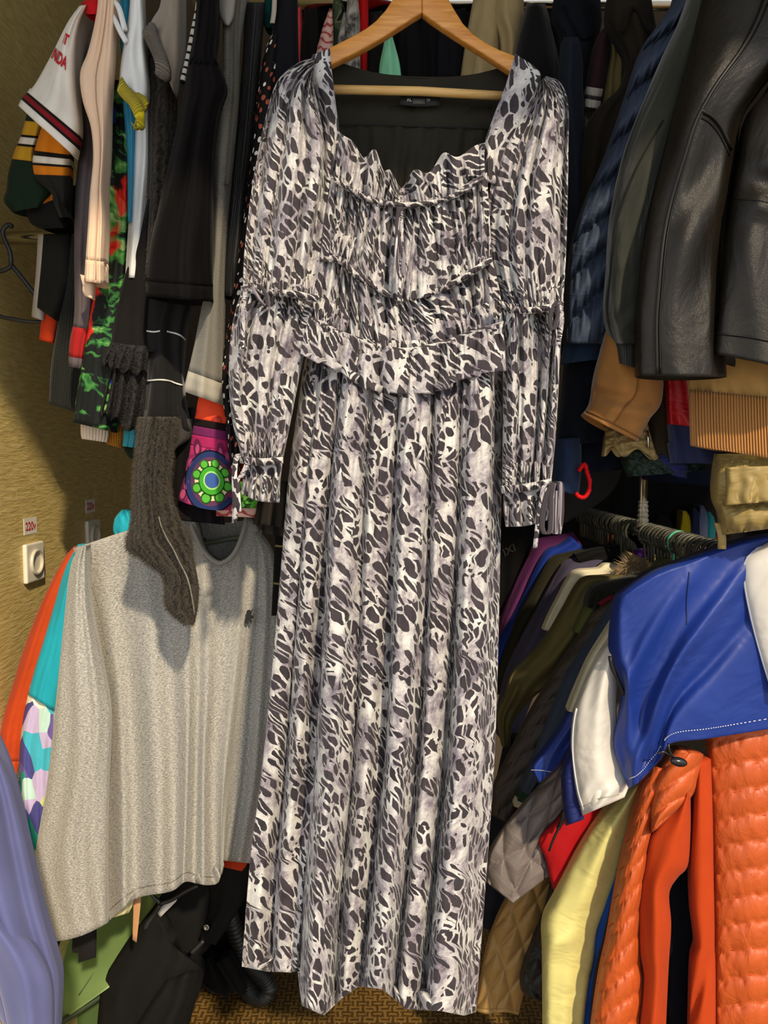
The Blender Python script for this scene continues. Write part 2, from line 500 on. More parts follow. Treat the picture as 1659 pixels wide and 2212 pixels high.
class Cloth:
    """a hanging piece of cloth as a flattened tube: front surface, back surface and, at the hem, the inside.
    cols = polylines (photo px, photo py[, depth offset]) down the garment, from its left edge to its right edge."""
    def __init__(s, cols, d, nu=30, nv=40, front=.02, back=.03, fold=None, hem=None, top=None, sq=.5, us=None, smooth=True, flat=False, lin=False):
        k = len(cols)
        C = []
        for c in cols:
            c = [tuple(p) + (0.0,) * (3 - len(p)) for p in c]
            C.append(crom(c, nv, smooth))
        C = np.stack(C, 1)                         # nv+1, k, 3
        t = np.linspace(0, 1, nu + 1)
        u = t - .05 * np.sin(2 * PI * t)
        if k == 2:
            G = C[:, :1] * (1 - u)[None, :, None] + C[:, 1:] * u[None, :, None]
        else:
            us = np.linspace(0, 1, k) if us is None else np.asarray(us, float)
            G = np.empty((nv + 1, nu + 1, 3))
            idx = np.clip(np.searchsorted(us, u, 'right') - 1, 0, k - 2)
            Q = np.concatenate([2 * C[:, :1] - C[:, 1:2], C, 2 * C[:, -1:] - C[:, -2:-1]], 1)
            f = ((u - us[idx]) / (us[idx + 1] - us[idx]))[None, :, None]
            if lin: Q = np.concatenate([C[:, :1], C, C[:, -1:]], 1)
            a, b, c_, d_ = Q[:, idx], Q[:, idx + 1], Q[:, idx + 2], Q[:, idx + 3]
            G = b * (1 - f) + c_ * f if lin else .5 * (2 * b + (c_ - a) * f + (2 * a - 5 * b + 4 * c_ - d_) * f ** 2 + (-a + 3 * b - 3 * c_ + d_) * f ** 3)
        v = np.linspace(0, 1, nv + 1)
        U, V = np.meshgrid(u, v)
        if hem is not None: G[..., 1] += hem(U) * np.clip((V - .7) / .3, 0, 1) ** 2
        if top is not None: G[..., 1] += top(U) * np.clip(1 - V / .4, 0, 1) ** 2
        B = at(G[..., 0], G[..., 1], d + G[..., 2])
        sp = np.clip(1 - (2 * U - 1) ** 2, 0, 1) ** sq
        fr = (front(V) if callable(front) else front) * sp
        bk = (back(V) if callable(back) else back) * sp
        fo = 0 * U
        if fold is not None:
            fo = fold(U, V) * np.clip(np.minimum(U, 1 - U) / .05, 0.0, 1)
        s.front = at(G[..., 0], G[..., 1], d + G[..., 2] - fr - fo)
        s.back = B.copy(); s.back[..., 1] += bk - np.minimum(fo, 0) * .0 + .002 * sp
        s.back[..., 1] = np.maximum(s.back[..., 1], s.front[..., 1] + .003 * sp)
        s.u, s.v, s.nu, s.nv = u, v, nu, nv
        # measured cloth coordinates
        du = np.linalg.norm(np.diff(s.front, axis=1), axis=2)
        A = np.concatenate([np.zeros((nv + 1, 1)), np.cumsum(du, 1)], 1)
        A -= A[:, nu // 2:nu // 2 + 1]
        s.UU = A
        if flat:
            tot = A[:, -1] - A[:, 0]
            s.UU = (u[None, :] - .5) * (.7 * tot.mean()) * np.ones((nv + 1, 1))
        dv = np.linalg.norm(np.diff(s.front[:, nu // 2], axis=0), axis=1)
        s.VV = -np.r_[0, np.cumsum(dv)]
        s.len = -s.VV[-1]
        s.wid = A[nv // 2, -1] - A[nv // 2, 0]
    def S(s, u, v, off=.0015):
        """points on the front surface, lifted by off"""
        u = np.clip(np.asarray(u, float), 0, 1); v = np.clip(np.asarray(v, float), 0, 1)
        fu = np.interp(u, s.u, np.arange(s.nu + 1)); fv = v * s.nv
        i = np.clip(fv.astype(int), 0, s.nv - 1); j = np.clip(fu.astype(int), 0, s.nu - 1)
        a = (fv - i)[..., None]; b = (fu - j)[..., None]
        P = s.front
        p = (P[i, j] * (1 - b) + P[i, j + 1] * b) * (1 - a) + (P[i + 1, j] * (1 - b) + P[i + 1, j + 1] * b) * a
        tu = (P[i, j + 1] - P[i, j]) * (1 - a) + (P[i + 1, j + 1] - P[i + 1, j]) * a
        tv = (P[i + 1, j] - P[i, j]) * (1 - b) + (P[i + 1, j + 1] - P[i, j + 1]) * b
        n = np.cross(tu, tv)
        n /= np.linalg.norm(n, axis=-1, keepdims=True) + 1e-12
        n = np.where(n[..., 1:2] > 0, -n, n)
        return p + n * off
    def build(s, name, mat, parent=None, v0=0.0, v1=1.0, lip=.035, uvo=(0, 0), grow=0.0):
        i0, i1 = int(round(v0 * s.nv)), int(round(v1 * s.nv))
        i1 = max(i1, i0 + 1)
        nu = s.nu
        FR = s.front[i0:i1 + 1].copy(); BK = s.back[i0:i1 + 1].copy()
        if grow:
            FR[..., 1] -= grow; BK[..., 1] += grow
        ring = np.concatenate([FR, BK[:, nu - 1:0:-1]], 1)
        uu = np.concatenate([s.UU[i0:i1 + 1], s.UU[i0:i1 + 1, -1:] + (s.UU[i0:i1 + 1, -1:] - s.UU[i0:i1 + 1, nu - 1:0:-1]),
                             s.UU[i0:i1 + 1, -1:] + (s.UU[i0:i1 + 1, -1:] - s.UU[i0:i1 + 1, :1])], 1) + uvo[0]
        vv = np.repeat(s.VV[i0:i1 + 1, None], uu.shape[1], 1) + uvo[1]
        nr, M = ring.shape[:2]
        rows = [ring]; uvr = [(uu, vv)]
        # hem: turn in and run back up inside, so an opening seen from below is hollow
        last = ring[-1]; cen = last.mean(0)
        up = ring[max(0, nr - 2)].mean(0) - cen
        up = up / (np.linalg.norm(up) + 1e-9)
        th = .004
        for k, (sc, h) in enumerate(((1 - .03, .0), (.93, lip * .5), (.85, lip))):
            r = cen + (last - cen) * sc + up * h
            rows.append(r[None]); uvr.append((uu[-1:], vv[-1:] + h + .002))
        V = np.concatenate(rows, 0); nR = V.shape[0]
        ua = np.concatenate([a for a, b in uvr], 0); va = np.concatenate([b for a, b in uvr], 0)
        ii, jj = np.meshgrid(np.arange(nR - 1), np.arange(M), indexing='ij')
        j2 = (jj + 1) % M
        q = np.stack([ii * M + jj, (ii + 1) * M + jj, (ii + 1) * M + j2, ii * M + j2], -1).reshape(-1, 4)
        uvq = np.stack([np.stack([ua[ii, jj], va[ii, jj]], -1), np.stack([ua[ii + 1, jj], va[ii + 1, jj]], -1),
                        np.stack([ua[ii + 1, jj + 1], va[ii + 1, jj + 1]], -1), np.stack([ua[ii, jj + 1], va[ii, jj + 1]], -1)], -2).reshape(-1, 2)
        faces = q.tolist()
        ex = []
        for base, r0, rev in ((0, 0, False), ((nR - 1) * M, nR - 1, True)):
            for j in range(nu):
                f = [j, j + 1, M - (j + 1), (M - j) % M]
                f = [x for k, x in enumerate(f) if x not in f[:k]]
                if rev: f = f[::-1]
                faces.append([base + x for x in f])
                ex += [(ua[r0, x], va[r0, x]) for x in f]
        uvq = np.concatenate([uvq, np.array(ex)], 0)
        return mesh_obj(name, V.reshape(-1, 3), faces, mat, parent, uvq)

def make(name, label, cat, d, cols, mat=None, slices=None, group=None, root=None, part=None, lip=.035, **kw):
    """a garment from one tube of cloth; slices = [(part name, v0, v1, material)] splits it into parts down its length"""
    g = Cloth(cols, d, **kw)
    if slices:
        if root is None:
            root = thing(name, label, cat, g.front[-1].mean(0) + [0, 0, 0], group)
        for pn, a, b, m in slices:
            g.build(pn, m, root, a, b, lip if b > .99 else .002)
        g.o = root
    elif root is not None:
        g.o = g.build(part or name, mat, root, lip=lip)
    else:
        g.o = tag(g.build(name, mat, lip=lip), label, cat, group)
    return g

# ------------------------------------------------------------------ folds
def rip(seed, n, amp, e0=.6, e1=1.0, tilt=.15, p=1.0):
    r = random.Random(seed)
    a, b, c, d_ = [r.random() for _ in range(4)]
    def f(U, V):
        x = np.sin(2 * PI * (n * U + .12 * np.sin(2 * PI * (V * .9 + a)) + tilt * V + b))
        y = np.sin(2 * PI * (n * 1.63 * U - tilt * 1.5 * V + c + .1 * np.sin(2 * PI * (V * 1.7 + d_))))
        w = .62 * np.sign(x) * np.abs(x) ** p + .38 * y
        return amp * w * (e0 + (e1 - e0) * V)
    return f
def scal(x, edges, p=.5):
    e = np.asarray(edges, float)
    i = np.clip(np.searchsorted(e, x, 'right') - 1, 0, len(e) - 2)
    s = np.clip((x - e[i]) / (e[i + 1] - e[i]), 0, 1)
    return np.sin(PI * s) ** p
def puff(lines, amp, slope=0.0, seed=0, wob=.006):
    """rows of padding between stitched lines running across the garment"""
    def f(U, V):
        w = wob * np.sin(U * 37 + seed) + wob * .7 * np.sin(U * 71 + V * 20 + seed * 2)
        return amp * scal(V + slope * (U - .5) + w, lines)
    return f
def add(*fs):
    return lambda U, V: sum(f(U, V) for f in fs)
def gathers(n, depth, seed=0, p=5, wob=.25, drift=.3):
    """drawn-up cloth: flat tops with narrow deep creases of uneven depth"""
    def f(U, V):
        x = n * U + wob * np.sin(2.3 * V + 11 * U + seed) + drift * V * np.sin(5 * U + seed * 1.7)
        k = np.floor(x + .5)
        amp = .35 + .65 * np.abs(np.sin(k * 12.9898 + seed * 3.1))
        return -depth * amp * (1 - np.abs(np.sin(PI * x)) ** (2 / p))
    return f
def even(n, a=-.3, b=1.3):
    return np.linspace(a, b, int(round(n * (b - a))) + 1)
def diamonds(n, m, amp):
    def f(U, V):
        a = np.abs(np.sin(PI * (n * U + m * V))) ** .6
        b = np.abs(np.sin(PI * (n * U - m * V))) ** .6
        return amp * np.minimum(a, b)
    return f

# ------------------------------------------------------------------ small pieces
def tube_mesh(P, r, n=8, closed=False, caps=True):
    P = np.asarray(P, float); k = len(P)
    r = np.full(k, r) if np.isscalar(r) else np.asarray(r, float)
    T = np.gradient(P, axis=0)
    if closed: T = np.roll(P, -1, 0) - np.roll(P, 1, 0)
    T /= np.linalg.norm(T, axis=1, keepdims=True) + 1e-12
    ref = np.array([0, 0, 1.0]) if abs(T[0, 2]) < .9 else np.array([1.0, 0, 0])
    N = np.cross(T[0], ref); N /= np.linalg.norm(N)
    V = []
    for i in range(k):
        N = N - T[i] * N.dot(T[i]); N /= np.linalg.norm(N) + 1e-12
        Bn = np.cross(T[i], N)
        a = np.arange(n) * 2 * PI / n
        V.append(P[i] + r[i] * (np.cos(a)[:, None] * N + np.sin(a)[:, None] * Bn))
    V = np.concatenate(V)
    Fc = []
    for i in range(k if closed else k - 1):
        i2 = (i + 1) % k
        for j in range(n):
            Fc.append([i * n + j, i * n + (j + 1) % n, i2 * n + (j + 1) % n, i2 * n + j])
    if caps and not closed:
        Fc += [list(range(n))[::-1], list(range((k - 1) * n, k * n))]
    return V, Fc
def tube(name, P, r, mat, parent=None, n=8, closed=False):
    v, f = tube_mesh(P, r, n, closed)
    return mesh_obj(name, v, f, mat, parent)
def px(pts, d):
    """photo points at a depth -> room points"""
    return np.array([at(p[0], p[1], d + (p[2] if len(p) > 2 else 0)) for p in pts])
def seam(g, uv, r, mat, parent, name='seam', n=24, off=.001, smooth=True):
    uv = crom(uv, n, smooth)
    return tube(name, g.S(uv[:, 0], uv[:, 1], off), r, mat, parent, 5)
def stitches(g, uv, mat, parent, name='stitching', n=40, r=.0006, duty=.6, off=.0012):
    """a row of thread stitches"""
    uv = crom(uv, n * 2)
    P = g.S(uv[:, 0], uv[:, 1], off)
    Vs, Fs = [], []
    for i in range(0, n * 2, 2):
        a, b = P[i], P[i + 1]
        v, f = tube_mesh([a, a + (b - a) * duty * 1.6], r, 4)
        Fs += [[x + len(Vs) * 8 for x in q] for q in f]; Vs.append(v)
    return mesh_obj(name, np.concatenate(Vs), Fs, mat, parent)
def patch(g, name, loop, mat, parent, off=.002, n=10, th=.0015):
    """a flat piece laid on the cloth: loop = 4 corner (u,v): tl, tr, br, bl"""
    tl, tr, br, bl = [np.array(p, float) for p in loop]
    a = np.linspace(0, 1, n + 1)
    A, Bv = np.meshgrid(a, a)
    uv = ((tl * (1 - A[..., None]) + tr * A[..., None]) * (1 - Bv[..., None]) + (bl * (1 - A[..., None]) + br * A[..., None]) * Bv[..., None])
    P = g.S(uv[..., 0], uv[..., 1], off)
    return slab(name, P, mat, parent, th)
def slab(name, P, mat, parent=None, th=.002, dirn=(0, 1, 0)):
    """a grid of points given thickness (rounded off by its rim)"""
    nr, nc = P.shape[:2]
    Q = P + np.array(dirn) * th
    V = np.concatenate([P.reshape(-1, 3), Q.reshape(-1, 3)])
    k = nr * nc
    Fc = []
    uv = []
    wx = np.linalg.norm(P[nr // 2, -1] - P[nr // 2, 0]); wy = np.linalg.norm(P[-1, nc // 2] - P[0, nc // 2])
    for i in range(nr - 1):
        for j in range(nc - 1):
            a, b, c, d_ = i * nc + j, i * nc + j + 1, (i + 1) * nc + j + 1, (i + 1) * nc + j
            Fc.append([a, d_, c, b]); Fc.append([k + a, k + b, k + c, k + d_])
    rim = [(0, j) for j in range(nc)] + [(i, nc - 1) for i in range(1, nr)] + [(nr - 1, j) for j in range(nc - 2, -1, -1)] + [(i, 0) for i in range(nr - 2, 0, -1)]
    rim = [i * nc + j for i, j in rim]
    for a, b in zip(rim, rim[1:] + rim[:1]):
        Fc.append([a, b, k + b, k + a])
    for f in Fc:
        for x in f:
            y = x % k
            uv.append(((y % nc) / (nc - 1) * wx, -(y // nc) / (nr - 1) * wy))
    return mesh_obj(name, V, Fc, mat, parent, uv)
def ribbon(name, pts, w, mat, parent=None, d=1.1, th=.0015, n=24, side=(1, 0, 0)):
    """a strip of cloth along photo points"""
    C = crom(px(pts, d), n)
    s = np.array(side, float) * w / 2
    P = np.stack([C - s, C + [0, -.001, 0], C + s], 1)
    return slab(name, P, mat, parent, th)
def poly_prism(name, pts, th, mat, parent=None, bevel=0.0, dirn=(0, 1, 0)):
    """outline (room points in one plane) extruded"""
    P = np.asarray(pts, float); k = len(P)
    V = np.concatenate([P, P + np.array(dirn) * th])
    Fc = [list(range(k))[::-1], list(range(k, 2 * k))] + [[i, (i + 1) % k, k + (i + 1) % k, k + i] for i in range(k)]
    o = mesh_obj(name, V, Fc, mat, parent, smooth=False)
    if bevel:
        m = o.modifiers.new('bevel', 'BEVEL'); m.width = bevel; m.segments = 3; m.limit_method = 'ANGLE'; m.angle_limit = .6
        for p in o.data.polygons: p.use_smooth = True
    return o
def box(name, lo, hi, mat, parent=None, bevel=0.0):
    lo, hi = np.array(lo, float), np.array(hi, float)
    V = [[(lo, hi)[i][0], (lo, hi)[j][1], (lo, hi)[k][2]] for i in (0, 1) for j in (0, 1) for k in (0, 1)]
    Fc = [[0, 1, 3, 2], [4, 6, 7, 5], [0, 4, 5, 1], [2, 3, 7, 6], [0, 2, 6, 4], [1, 5, 7, 3]]
    o = mesh_obj(name, V, Fc, mat, parent, smooth=False)
    if bevel:
        m = o.modifiers.new('bevel', 'BEVEL'); m.width = bevel; m.segments = 3
    return o
def disc(name, c, r, th, mat, parent=None, axis=(0, 1, 0), n=24, prof=None):
    """a lathe about axis: prof = [(radius, height towards the viewer)]"""
    ax = Vector(axis).normalized(); q = ax.to_track_quat('Z', 'Y')
    prof = prof or [(0, th), (r * .9, th), (r, th * .6), (r, 0), (0, 0)]
    V, Fc = [], []
    for rr, h in prof:
        for i in range(n):
            a = 2 * PI * i / n
            V.append(np.array(c) + np.array(q @ Vector((rr * math.cos(a), rr * math.sin(a), h))))
    for k in range(len(prof) - 1):
        for i in range(n):
            Fc.append([k * n + i, k * n + (i + 1) % n, (k + 1) * n + (i + 1) % n, (k + 1) * n + i])
    return mesh_obj(name, V, Fc, mat, parent)
def text_mesh(txt, bold=0.0):
    cu = bpy.data.curves.new('lettering', 'FONT')
    cu.body = txt; cu.align_x = 'CENTER'; cu.align_y = 'CENTER'; cu.size = 1.0; cu.offset = bold
    o = bpy.data.objects.new('lettering_tmp', cu); COL.objects.link(o)
    bpy.context.view_layer.update()
    me = bpy.data.meshes.new_from_object(o.evaluated_get(bpy.context.evaluated_depsgraph_get()))
    V = np.array([v.co[:] for v in me.vertices]); Fc = [list(p.vertices) for p in me.polygons]
    bpy.data.objects.remove(o, do_unlink=True); bpy.data.meshes.remove(me); bpy.data.curves.remove(cu)
    return V, Fc
def text_at(name, txt, c, ex, ey, mat, parent=None, bold=.0):
    """flat lettering: ex, ey = room vectors of one letter height"""
    V, Fc = text_mesh(txt, bold)
    P = np.array(c) + V[:, :1] * np.array(ex) + V[:, 1:2] * np.array(ey)
    return mesh_obj(name, P, Fc, mat, parent, smooth=False)
def text_on(g, name, txt, u, v, h, mat, parent, rot=0.0, off=.002, bold=.02):
    """lettering that follows the cloth"""
    V, Fc = text_mesh(txt, bold)
    x = (V[:, 0] * math.cos(rot) - V[:, 1] * math.sin(rot)) * h; y = (V[:, 0] * math.sin(rot) + V[:, 1] * math.cos(rot)) * h
    P = g.S(u + x / g.wid, v - y / g.len, off)
    return mesh_obj(name, P, Fc, mat, parent, smooth=False)
def fuzz(g, n, length, mat, parent, seed=1, v0=0.0, v1=1.0, droop=.6, name='fuzz', w=.0006, u0=0.0, u1=1.0):
    """loose fibres standing off the surface"""
    r = np.random.RandomState(seed)
    u = u0 + (u1 - u0) * r.rand(n); v = v0 + (v1 - v0) * r.rand(n)
    # extra fibres at the edges, where they show
    k = n // 2
    u[:k] = np.where(r.rand(k) < .5, r.rand(k) * .05, 1 - r.rand(k) * .05) * (u1 - u0) + u0
    a = g.S(u, v, 0.0); b = g.S(u, v, 1.0) - a
    side = np.where(u < .06, -1, np.where(u > .94, 1, 0))[:, None] * np.array([1.0, 0, 0])
    L = length * (.4 + r.rand(n))[:, None]
    dirn = b * .7 + side + r.randn(n, 3) * .5 + np.array([0, 0, -droop])
    dirn /= np.linalg.norm(dirn, axis=1, keepdims=True)
    m = a + dirn * L * .5
    e = a + dirn * L + np.array([0, 0, -.3 * droop]) * L + r.randn(n, 3) * .12 * L
    wv = np.cross(dirn, [0, 1.0, 0]); wv /= np.linalg.norm(wv, axis=1, keepdims=True) + 1e-9; wv *= w
    V = np.stack([a - wv, a + wv, m + wv * .8, m - wv * .8, e], 1).reshape(-1, 3)
    Fc = []
    for i in range(n):
        q = i * 5
        Fc += [[q, q + 1, q + 2, q + 3], [q + 3, q + 2, q + 4]]
    o = mesh_obj(name, V, Fc, mat, parent)
    o['kind'] = 'stuff'
    return o

# ================================================================== the setting
XW, YB, ZC = -0.74, 2.55, 2.60
struct(box('floor', (-1.6, .55, -.05), (2.2, 2.7, 0), m_floor()))
struct(box('ground', (-6, -8, -.06), (6, .55, -.012), m_ground()))
struct(box('wall_left', (XW - .06, 1.05, 0), (XW, YB + .06, ZC), m_wallpaper()))
struct(box('wall_back', (XW, YB, 0), (1.5, YB + .06, ZC), m_plaster('#4a4032')))
struct(box('wall_right', (1.44, 1.05, 0), (1.5, YB, ZC), m_plaster('#5a5040')))
struct(box('ceiling', (-1.3, .11, ZC), (1.6, YB + .06, ZC + .05), m_plaster('#8d8778')))

def rail(name, label, a, b, r=.0125, flange=True):
    t = thing(name, label, 'rail', (np.array(a) + np.array(b)) / 2)
    tube('pipe', crom([a, b], 2), r, m_chrome(), t, 20)
    return t
rail('clothes_rail', 'chrome clothes rail at the top, behind the jackets', (-.36, 1.52, 2.262), (1.44, 1.52, 2.262), .014)
rail('clothes_rail', 'front chrome rail that carries the wooden hanger', (XW, 1.165, 2.20), (1.44, 1.165, 2.20), .0125)
rz = at(0, 514, 1.43)[2]
rail('clothes_rail', 'short chrome rail above the black plastic hanger by the olive wall', (XW, 1.43, rz), (-.30, 1.43, rz), .0115)

# wall sockets with their stickers
def socket(py, Y, label, slabel):
    z = at(0, py, Y)[2]
    t = thing('wall_socket', label, 'socket', (XW, Y, z - .04), 'wall sockets')
    wh = solid('#e6e0cc', .35); wd_ = solid('#cfc8b2', .4)
    box('cover_plate', (XW, Y - .041, z - .041), (XW + .010, Y + .041, z + .041), wh, t, .004)
    disc('socket_well', (XW + .010, Y, z), .026, .006, wd_, t, (1, 0, 0), 28,
         [(.027, 0), (.027, .005), (.0235, .006), (.0215, .004), (.0205, -.004), (0, -.004)])
    for s in (-1, 1):
        disc('pin_hole', (XW + .0062, Y + s * .0095, z), .003, .0006, solid('#2b2822', .6), t, (1, 0, 0), 10)
    z2 = z + .076
    st = thing('voltage_sticker', slabel, 'sticker', (XW, Y, z2 - .017), 'voltage stickers')
    box('paper', (XW, Y - .029, z2 - .017), (XW + .0008, Y + .029, z2 + .017), solid('#e9e4d6', .6), st)
    text_at('lettering', '220v', (XW + .0014, Y, z2 - .001), (0, .024, 0), (0, 0, .024), solid('#c22a2a', .6), st, .02)
socket(1214, 1.60, 'cream wall socket on the sunlit olive wallpaper', 'white 220v sticker above the sunlit socket')
socket(1158, 1.93, 'cream wall socket deeper in the shade of the clothes', 'white 220v sticker in shade beside the grey shirt')

# ================================================================== the leopard dress on its wooden hanger
D = 1.10
hg = thing('wooden_hanger', 'varnished wooden hanger holding the leopard print dress', 'hanger', at(912, 205, 1.13))
def inplane(pts, d): return px(pts, d)
left_arm = [(912, -58), (868, -42), (850, -5), (832, 22), (812, 44), (790, 61), (760, 78), (730, 93), (700, 108), (672, 124), (668, 140), (680, 150), (705, 145), (740, 127), (770, 113), (800, 96), (836, 75), (870, 53), (893, 38), (912, 27)]
right_arm = [(912, 27), (930, 41), (960, 62), (1000, 88), (1040, 113), (1072, 134), (1100, 152), (1135, 172), (1160, 178), (1168, 166), (1150, 148), (1112, 119), (1080, 107), (1050, 91), (1022, 72), (1000, 49), (982, 20), (968, -5), (955, -42), (912, -58)]
poly_prism('arm', inplane(left_arm, 1.118), .016, m_wood(), hg, .0025)
poly_prism('arm', inplane(right_arm, 1.118), .016, m_wood(), hg, .0025)
tube('cross_bar', px([(700, 193), (905, 197), (1112, 209)], 1.127), .0062, m_wood_light(), hg, 14)
hk = [at(912, -50, 1.126), at(912, -95, 1.126)]
top = hk[1]
hook = [hk[0], hk[1]] + [np.array([top[0] + .022 * math.sin(a), 1.126 + .022 - .022 * math.cos(a) * 0 + .0, top[2] + .0]) for a in ()]
zt = 2.2
arc = [np.array([hk[0][0], 1.165 - .017 * math.cos(a) * (1) - 0, zt + .017 * math.sin(a)]) for a in np.linspace(0, PI * 1.15, 14)]
tube('hook', np.array([hk[0], (hk[0] + arc[0]) / 2 + [0, .004, 0]] + arc), .0019, m_chrome(), hg, 8)

lp = m_leopard(1.06, 0.0)
lp2 = m_leopard(1.06, -.15)
black_silk = fab('#2a271f', .8, .0, .15, .3, .05, .12)
dr = thing('maxi_dress', 'long leopard print maxi dress with gathered bodice and full sleeves', 'dress', at(800, 2180, 1.11))
# inside of the back
def backtop(U): return 46 * np.sin(PI * np.clip(U, 0, 1)) ** .8
make('', '', '', 1.150, [[(700, 118), (704, 200), (708, 275)], [(1120, 130), (1110, 200), (1100, 285)]], black_silk, root=dr, part='back_yoke', front=.003, back=.003, top=backtop, hem=lambda U: 4 * np.sin(PI * U), nv=16, fold=rip(4, 2, .002))
make('', '', '', 1.146, [[(708, 268), (712, 380), (716, 500)], [(1100, 280), (1080, 380), (1060, 500)]], black_silk, root=dr, part='back_panel', front=.006, back=.003, nu=70, fold=rip(6, 9, .006, .5, 1.2, .05, .8))
ps = px([(708, 270), (800, 268), (905, 273), (1000, 274), (1100, 281)], 1.138)
tube('back_seam', crom(ps, 20), .0010, solid('#0e0d0b', .8), dr, 5)
# label
tg = slab('neck_label', np.stack([crom(px([(864, 206), (906, 208), (950, 207)], 1.138), 6), crom(px([(864, 226), (906, 230), (950, 228)], 1.136), 6)]), solid('#161512', .7), dr, .001)
lt = solid('#b9b6ab', .7)
text_at('label_lettering', 'AL', at(884, 216, 1.1345), (.0062, 0, 0), (0, 0, .0062), lt, tg, .01)
text_at('label_lettering', 'TP', at(925, 217, 1.1345), (.0052, 0, 0), (0, 0, .0052), lt, tg)
slab('grey_tab', np.stack([crom(px([(891, 213), (918, 213)], 1.1345), 2), crom(px([(891, 225), (918, 225)], 1.1345), 2)]), solid('#4b4a45', .7), tg, .0006)

# skirt
vall = [0, .10, .215, .37, .50, .655, .785, 1.0]
vamp = np.array([.034, .050, .075, .042, .072, .055, .080, .04])
def skirtfold(U, V):
    x = U + .018 * np.sin(V * 3.1 + U * 5) - .02 * V * (1 - U)
    e = np.asarray(vall); i = np.clip(np.searchsorted(e, x, 'right') - 1, 0, len(e) - 2)
    s = np.clip((x - e[i]) / (e[i + 1] - e[i]), 0, 1)
    big = vamp[i] * (np.sin(PI * s ** .62) ** .7) * (.45 + .75 * V)
    back = -.05 * np.clip((.235 - U) / .03, 0, 1) * np.clip((V - .25) / .5, 0, 1)
    small = .005 * np.sin(2 * PI * (13 * U + .6 * V)) * (1 - .5 * V) + .003 * np.sin(2 * PI * (7 * U - 1.2 * V))
    fine = .004 * np.sin(2 * PI * 30 * U) * np.exp(-V * 9)
    return big + small + back + fine
hu = [0, .1, .2, .238, .255, .35, .42, .5, .6, .66, .7, .85, .95, 1]
hd = [2088, 2098, 2100, 2096, 2172, 2194, 2160, 2131, 2137, 2160, 2180, 2184, 2194, 2186]
def skirthem(U): return np.interp(U, hu, hd) - (2088 + 98 * U)
sk = make('', '', '', 1.125, [[(668, 735), (655, 800), (640, 900), (622, 1040), (602, 1280), (568, 1640), (541, 1850), (522, 2088)],
                              [(1080, 735), (1084, 850), (1083, 1000), (1081, 1200), (1070, 1600), (1050, 1900), (1028, 2186)]],
          lp, root=dr, part='skirt', nu=220, nv=150, front=.045, back=.05, fold=skirtfold, hem=skirthem, lip=.02)
# peplum frill
def pepfold(U, V):
    return gathers(9, .034, 3, 4)(U, V) * (.4 + .6 * V) + gathers(36, .012, 7)(U, V) * (1 - V) ** 1.5
make('', '', '', 1.050, [[(668, 682), (655, 730), (648, 768)], [(722, 712), (716, 750), (716, 794)], [(790, 738), (782, 790), (786, 838)], [(862, 756), (860, 805), (856, 852)],
                         [(940, 746), (945, 800), (950, 846)], [(1010, 722), (1010, 770), (1005, 818)], [(1086, 698), (1090, 750), (1094, 800)]],
     m_leopard(1.06, .15), root=dr, part='peplum_frill', nu=260, nv=24, front=.014, back=.004, fold=pepfold, flat=True, lip=.006,
     hem=lambda U: 7 * ((9 * U + .25 * np.sin(11 * U)) % 1) - 4)
# drawn casing above the peplum
def gath(n, a): return lambda U, V: a * np.abs(np.sin(PI * (n * U + .6 * np.sin(17 * U)))) ** .6 * np.sin(PI * np.clip(V, .05, .95)) ** .5
def casing(path_t, path_b, d, part, n=26, a=.004, nu=150):
    return make('', '', '', d, [[((p[0]), p[1] * .85 + q[1] * .15), (q[0], q[1] * .85 + p[1] * .15)] for p, q in zip(path_t, path_b)], lp2, root=dr, part=part, nu=nu, nv=8, front=.003, back=.003, fold=gath(n, a), lip=.002, flat=True)
casing([(664, 676), (722, 706), (790, 730), (862, 748), (940, 738), (1010, 714), (1088, 690)], [(664, 690), (720, 722), (788, 748), (862, 766), (940, 756), (1010, 732), (1088, 708)], 1.052, 'waist_casing', 44, .007, 260)
# bodice
bodfold = add(gathers(13, .030, 1), gathers(23, .014, 5), lambda U, V: .008 * np.sin(2 * PI * 3 * U + 1))
make('', '', '', 1.072, [[(690, 548), (672, 640), (664, 692)], [(742, 558), (734, 640), (722, 720)], [(775, 596), (780, 670), (790, 745)], [(848, 640), (856, 700), (862, 764)],
                         [(905, 640), (925, 700), (940, 752)], [(1000, 600), (1008, 660), (1010, 730)], [(1062, 556), (1080, 630), (1088, 705)]],
     lp, root=dr, part='waist_panel', nu=260, nv=30, front=.010, back=.006, fold=bodfold, flat=True)
make('', '', '', 1.068, [[(716, 380), (702, 470), (690, 565)], [(760, 408), (750, 480), (742, 562)], [(805, 430), (792, 520), (776, 602)], [(866, 436), (858, 540), (850, 645)],
                         [(930, 434), (922, 540), (906, 645)], [(990, 414), (1000, 520), (1000, 604)], [(1052, 372), (1058, 470), (1064, 562)]],
     lp, root=dr, part='bust_panel', nu=260, nv=40, front=.014, back=.006, fold=bodfold, flat=True)
casing([(700, 548), (742, 554), (775, 588), (845, 628)], [(698, 566), (738, 574), (772, 608), (842, 648)], 1.060, 'underbust_casing', 20, .007, 120)
casing([(905, 628), (950, 616), (1002, 588), (1062, 548)], [(903, 648), (950, 636), (1004, 608), (1064, 568)], 1.060, 'underbust_casing', 20, .007, 120)
casing([(722, 378), (760, 402), (805, 424), (862, 434), (930, 430), (990, 410), (1046, 370)], [(720, 394), (758, 418), (803, 440), (862, 450), (930, 446), (992, 426), (1048, 386)], 1.052, 'neck_casing', 40, .007, 240)
